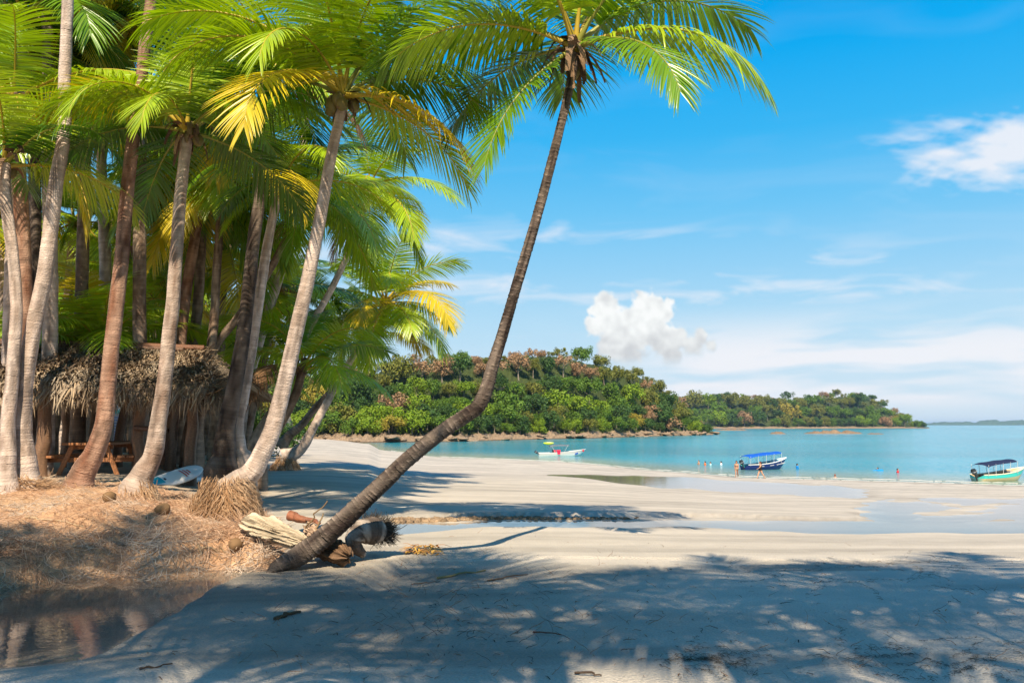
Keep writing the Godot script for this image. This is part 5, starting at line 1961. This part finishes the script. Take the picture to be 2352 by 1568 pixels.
func field(p: Vector3, bones: Array, k: float) -> float:
	var best := 10.0
	for b in bones:
		var pa: Vector3 = p - b[0]
		var ba: Vector3 = b[1] - b[0]
		var h := clampf(pa.dot(ba) / maxf(ba.length_squared(), 1e-6), 0.0, 1.0)
		var q := pa - ba * h
		if b.size() > 4:
			q.z /= b[4]
		best = blend(best, q.length() - lerpf(b[2], b[3], h), k)
	return best

func skin_mesh(bones: Array, cell: float, k: float, c: Color, low := -10.0, high := 10.0) -> ArrayMesh:
	var s := Shape.new()
	skin_into(s, bones, cell, k, c, low, high)
	return s.smooth()

func skin_into(s: Shape, bones: Array, cell: float, k: float, c: Color, low := -10.0, high := 10.0) -> void:
	# surface nets over the blended bones
	var lo := Vector3.ONE * 99.0
	var hi := Vector3.ONE * -99.0
	for b in bones:
		for e in 2:
			var r: float = b[2 + e] * 1.2 + cell * 2.0
			lo = lo.min(b[e] - Vector3.ONE * r)
			hi = hi.max(b[e] + Vector3.ONE * r)
	lo.y = maxf(lo.y, low - cell * 2.0)
	hi.y = minf(hi.y, high + cell * 2.0)
	var n := Vector3i(((hi - lo) / cell).ceil()) + Vector3i.ONE
	var val := PackedFloat32Array()
	val.resize(n.x * n.y * n.z)
	for z in n.z:
		for y in n.y:
			for x in n.x:
				var p := lo + Vector3(x, y, z) * cell
				val[(z * n.y + y) * n.x + x] = maxf(field(p, bones, k), maxf(low - p.y, p.y - high))
	var ids := {}
	var st := [1, n.x, n.x * n.y]
	for z in n.z - 1:
		for y in n.y - 1:
			for x in n.x - 1:
				var at := (z * n.y + y) * n.x + x
				var sum := Vector3.ZERO
				var cnt := 0
				for e in [[0, 0, 0, 1, 0, 0], [0, 0, 0, 0, 1, 0], [0, 0, 0, 0, 0, 1], [1, 0, 0, 1, 1, 0], [1, 0, 0, 1, 0, 1], [0, 1, 0, 1, 1, 0], [0, 1, 0, 0, 1, 1], [0, 0, 1, 1, 0, 1], [0, 0, 1, 0, 1, 1], [1, 1, 0, 1, 1, 1], [1, 0, 1, 1, 1, 1], [0, 1, 1, 1, 1, 1]]:
					var a: float = val[at + e[0] + e[1] * st[1] + e[2] * st[2]]
					var b: float = val[at + e[3] + e[4] * st[1] + e[5] * st[2]]
					if (a < 0.0) != (b < 0.0):
						sum += Vector3(e[0], e[1], e[2]).lerp(Vector3(e[3], e[4], e[5]), a / (a - b))
						cnt += 1
				if cnt:
					ids[at] = s.vert(lo + (Vector3(x, y, z) + sum / cnt) * cell, Vector3.UP, c)
	for at in ids.keys():
		for ax in 3:
			var a: float = val[at]
			var b: float = val[at + st[ax]]
			if (a < 0.0) == (b < 0.0):
				continue
			var u: int = st[(ax + 1) % 3]
			var w: int = st[(ax + 2) % 3]
			if not (ids.has(at - u) and ids.has(at - w) and ids.has(at - u - w)):
				continue
			if a < 0.0: s.quad(ids[at], ids[at - w], ids[at - u - w], ids[at - u])
			else: s.quad(ids[at], ids[at - u], ids[at - u - w], ids[at - w])

func person_bones(heavy: float, step: float, arm: float) -> Dictionary:
	# walking figure 1.64 m tall, facing +x; metres from the ground
	var b := {"torso": [], "limbs": [], "head": [], "hands": []}
	var hip := Vector3(0, 0.86, 0)
	var chest := Vector3(0.01, 1.20, 0)
	b.torso.append([hip + Vector3(0, 0, -0.07), hip + Vector3(0, 0, 0.07), 0.115 * heavy, 0.115 * heavy])
	b.torso.append([hip, Vector3(0.0, 1.04, 0), 0.125 * heavy, 0.10 * heavy, 1.2])
	b.torso.append([Vector3(0.0, 1.04, 0), chest, 0.10 * heavy, 0.125 * heavy, 1.25])
	b.torso.append([Vector3(0.05, 1.19, -0.07), Vector3(0.05, 1.19, 0.07), 0.075 * heavy, 0.075 * heavy])
	b.torso.append([Vector3(0, 1.325, -0.13), Vector3(0, 1.325, 0.13), 0.055, 0.055])
	b.torso.append([chest, Vector3(0, 1.36, 0), 0.10, 0.06, 1.3])
	b.head.append([Vector3(0, 1.36, 0), Vector3(0.02, 1.46, 0), 0.048, 0.045])
	b.head.append([Vector3(0.025, 1.56, 0), Vector3(0.01, 1.575, 0), 0.088, 0.09, 0.85])
	b.head.append([Vector3(0.05, 1.50, 0), Vector3(0.065, 1.47, 0), 0.055, 0.032])
	b.head.append([Vector3(0.108, 1.535, 0), Vector3(0.118, 1.52, 0), 0.014, 0.015])
	for z: float in [-1.0, 1.0]:
		var st := step * z
		var h := hip + Vector3(0, -0.02, 0.085 * z)
		var knee := h + Vector3(sin(st) * 0.40 + 0.03, -cos(st) * 0.40, 0)
		var shin := st - (0.12 if st > 0.0 else 0.32)
		var ankle := knee + Vector3(sin(shin) * 0.39, -cos(shin) * 0.39, 0)
		if ankle.y > 0.07:
			ankle.y = lerpf(ankle.y, 0.075, 0.8)
		b.limbs.append([h, knee, 0.088 * heavy, 0.058 * heavy])
		b.limbs.append([knee, knee.lerp(ankle, 0.35) + Vector3(-0.012, 0, 0), 0.052 * heavy, 0.056 * heavy])
		b.limbs.append([knee.lerp(ankle, 0.35), ankle, 0.054 * heavy, 0.034])
		b.limbs.append([ankle + Vector3(-0.03, -0.035, 0), ankle + Vector3(0.14, -0.05, 0), 0.036, 0.024])
		var sh := Vector3(0, 1.315, 0.165 * z)
		var swing := -st * 0.8 + arm
		var elbow := sh + Vector3(sin(swing) * 0.27, -cos(swing) * 0.27, 0.03 * z)
		var wrist := elbow + Vector3(sin(swing + 0.45) * 0.23, -cos(swing + 0.45) * 0.23, -0.01 * z)
		b.limbs.append([sh, elbow, 0.045 * heavy, 0.036])
		b.limbs.append([elbow, wrist, 0.036, 0.024])
		var dir := (wrist - elbow).normalized()
		var hand := []
		hand.append([wrist - dir * 0.02, wrist + dir * 0.07, 0.024, 0.026, 0.6])
		for k in 4:
			var f := wrist + dir * 0.075 + Vector3((k - 1.5) * 0.017, 0, 0)
			hand.append([f, f + (dir + Vector3(0.3, 0, 0)).normalized() * (0.07 - absf(k - 1.2) * 0.008), 0.009, 0.008])
		hand.append([wrist + dir * 0.02, wrist + dir * 0.06 + Vector3(0.045, 0, 0), 0.011, 0.009])
		b.hands.append(hand)
	return b

func walker(at: Vector3, turn: float, heavy: float, step: float, arm: float, label: String, suit: Color, two_piece: bool, hair: Color, skin: Color) -> void:
	var t := thing("person", at, label, "person")
	t.rotation.y = deg_to_rad(turn)
	var b := person_bones(heavy, step, arm)
	var all: Array = b.torso + b.limbs + b.head
	var fig := Shape.new()
	skin_into(fig, all, 0.024, 0.035, skin)
	for hand in b.hands:
		skin_into(fig, hand, 0.008, 0.008, skin)
	part("body", fig.smooth(), mats.skin, t)
	var grown := []
	for e in b.torso:
		var q: Array = e.duplicate()
		q[2] += 0.010
		q[3] += 0.010
		grown.append(q)
	for e in b.limbs:
		if e[2] > 0.08:
			grown.append([e[0], e[0].lerp(e[1], 0.2), e[2] + 0.010, e[2] + 0.006])
	if two_piece:
		part("bikini_top", skin_mesh(grown, 0.022, 0.035, suit, 1.14, 1.24), mats.cloth, t)
		part("bikini_bottom", skin_mesh(grown, 0.022, 0.035, suit, 0.79, 0.90), mats.cloth, t)
	else:
		part("swimsuit", skin_mesh(grown, 0.024, 0.035, suit, 0.79, 1.27), mats.cloth, t)
	var h := [[Vector3(0.0, 1.60, 0), Vector3(-0.035, 1.56, 0), 0.096, 0.098, 0.9], [Vector3(-0.055, 1.54, 0), Vector3(-0.085, 1.22, 0), 0.075, 0.045, 1.3]]
	part("hair", skin_mesh(h, 0.02, 0.04, hair), mats.fiber, t)

func swimmer(px: float, py: float, turn: float, label: String, shirt: Color, hair: Color, out: float, stretched := false) -> void:
	var p := on_sea(px, py)
	var t := thing("person", Vector3(p.x, 0.0, p.z), label, "person", "bathers in the sea")
	t.rotation.y = deg_to_rad(turn)
	var skin := Color(0.45, 0.24, 0.15)
	var y := out - 0.42
	var b := [[Vector3(0.0, y + 0.1, 0), Vector3(0.02, y + 0.20, 0), 0.045, 0.045], [Vector3(0.02, y + 0.30, 0), Vector3(0.01, y + 0.315, 0), 0.09, 0.092, 0.85], [Vector3(0.05, y + 0.24, 0), Vector3(0.065, y + 0.21, 0), 0.055, 0.03], [Vector3(0.108, y + 0.275, 0), Vector3(0.118, y + 0.26, 0), 0.014, 0.015]]
	var body := [[Vector3(0, y + 0.05, -0.15), Vector3(0, y + 0.05, 0.15), 0.06, 0.06], [Vector3(0, y + 0.03, 0), Vector3(-0.02, y - 0.35, 0), 0.13, 0.12, 1.25]]
	for z: float in [-1.0, 1.0]:
		body.append([Vector3(0, y + 0.05, 0.17 * z), Vector3(0.10, y - 0.18, 0.22 * z), 0.047, 0.038])
	if stretched:
		body = [[Vector3(0, y + 0.08, -0.12), Vector3(0, y + 0.08, 0.12), 0.06, 0.06], [Vector3(0, y + 0.06, 0), Vector3(-0.6, y + 0.04, 0), 0.12, 0.11, 1.2], [Vector3(0.05, y + 0.06, 0.16), Vector3(0.5, y + 0.05, 0.2), 0.045, 0.03]]
	part("body", skin_mesh(b + body, 0.03, 0.03, skin), mats.skin, t)
	if shirt.a > 0.5:
		var grown := []
		for e in body:
			var q: Array = e.duplicate()
			q[2] += 0.014
			q[3] += 0.012
			grown.append(q)
		part("shirt", skin_mesh(grown, 0.032, 0.03, shirt), mats.cloth, t)
	part("hair", skin_mesh([[Vector3(-0.005, y + 0.335, 0), Vector3(-0.04, y + 0.29, 0), 0.094, 0.09, 0.9]], 0.025, 0.03, hair), mats.fiber, t)

func build_people() -> void:
	var a := on_ground(1693, 1096.5)
	walker(a, 250.0, 0.92, 0.30, 0.05, "slim person in a patterned bikini with long dark hair walking along the waterline", Color(0.30, 0.26, 0.16), true, Color(0.02, 0.015, 0.012), Color(0.42, 0.20, 0.12))
	var b := on_ground(1748, 1098.5)
	walker(b, 185.0, 1.16, 0.42, 0.25, "person in a black swimsuit and flip-flops striding past the navy blue boat", Color(0.012, 0.012, 0.015), false, Color(0.07, 0.03, 0.02), Color(0.55, 0.30, 0.19))
	var dark := Color(0.02, 0.015, 0.012)
	swimmer(1605.5, 1067, 200.0, "bare-shouldered bather standing highest in the water", Color(0, 0, 0, 0), Color(0.16, 0.07, 0.04), 0.62)
	swimmer(1620, 1068, 180.0, "bather in an orange shirt", Color(0.75, 0.16, 0.03), dark, 0.52)
	swimmer(1632.5, 1068, 170.0, "bather in a pale turquoise shirt", Color(0.45, 0.68, 0.66), Color(0.10, 0.05, 0.03), 0.46)
	swimmer(1657, 1067.5, 160.0, "bather with dark hair and a white shirt", Color(0.75, 0.75, 0.74), dark, 0.50)
	swimmer(1832, 1076, 0.0, "bather in a bright blue shirt beyond the navy boat's bow", Color(0.01, 0.22, 0.60), dark, 0.62)
	swimmer(1919, 1096, 40.0, "bather with only the head above water near the shore", Color(0, 0, 0, 0), Color(0.22, 0.08, 0.05), 0.34)
	swimmer(2017, 1080, 190.0, "bather in blue stretched out swimming", Color(0.01, 0.25, 0.62), dark, 0.36, true)
	swimmer(2063, 1085, 320.0, "bather in a red shirt", Color(0.70, 0.02, 0.03), Color(0.06, 0.02, 0.02), 0.46)
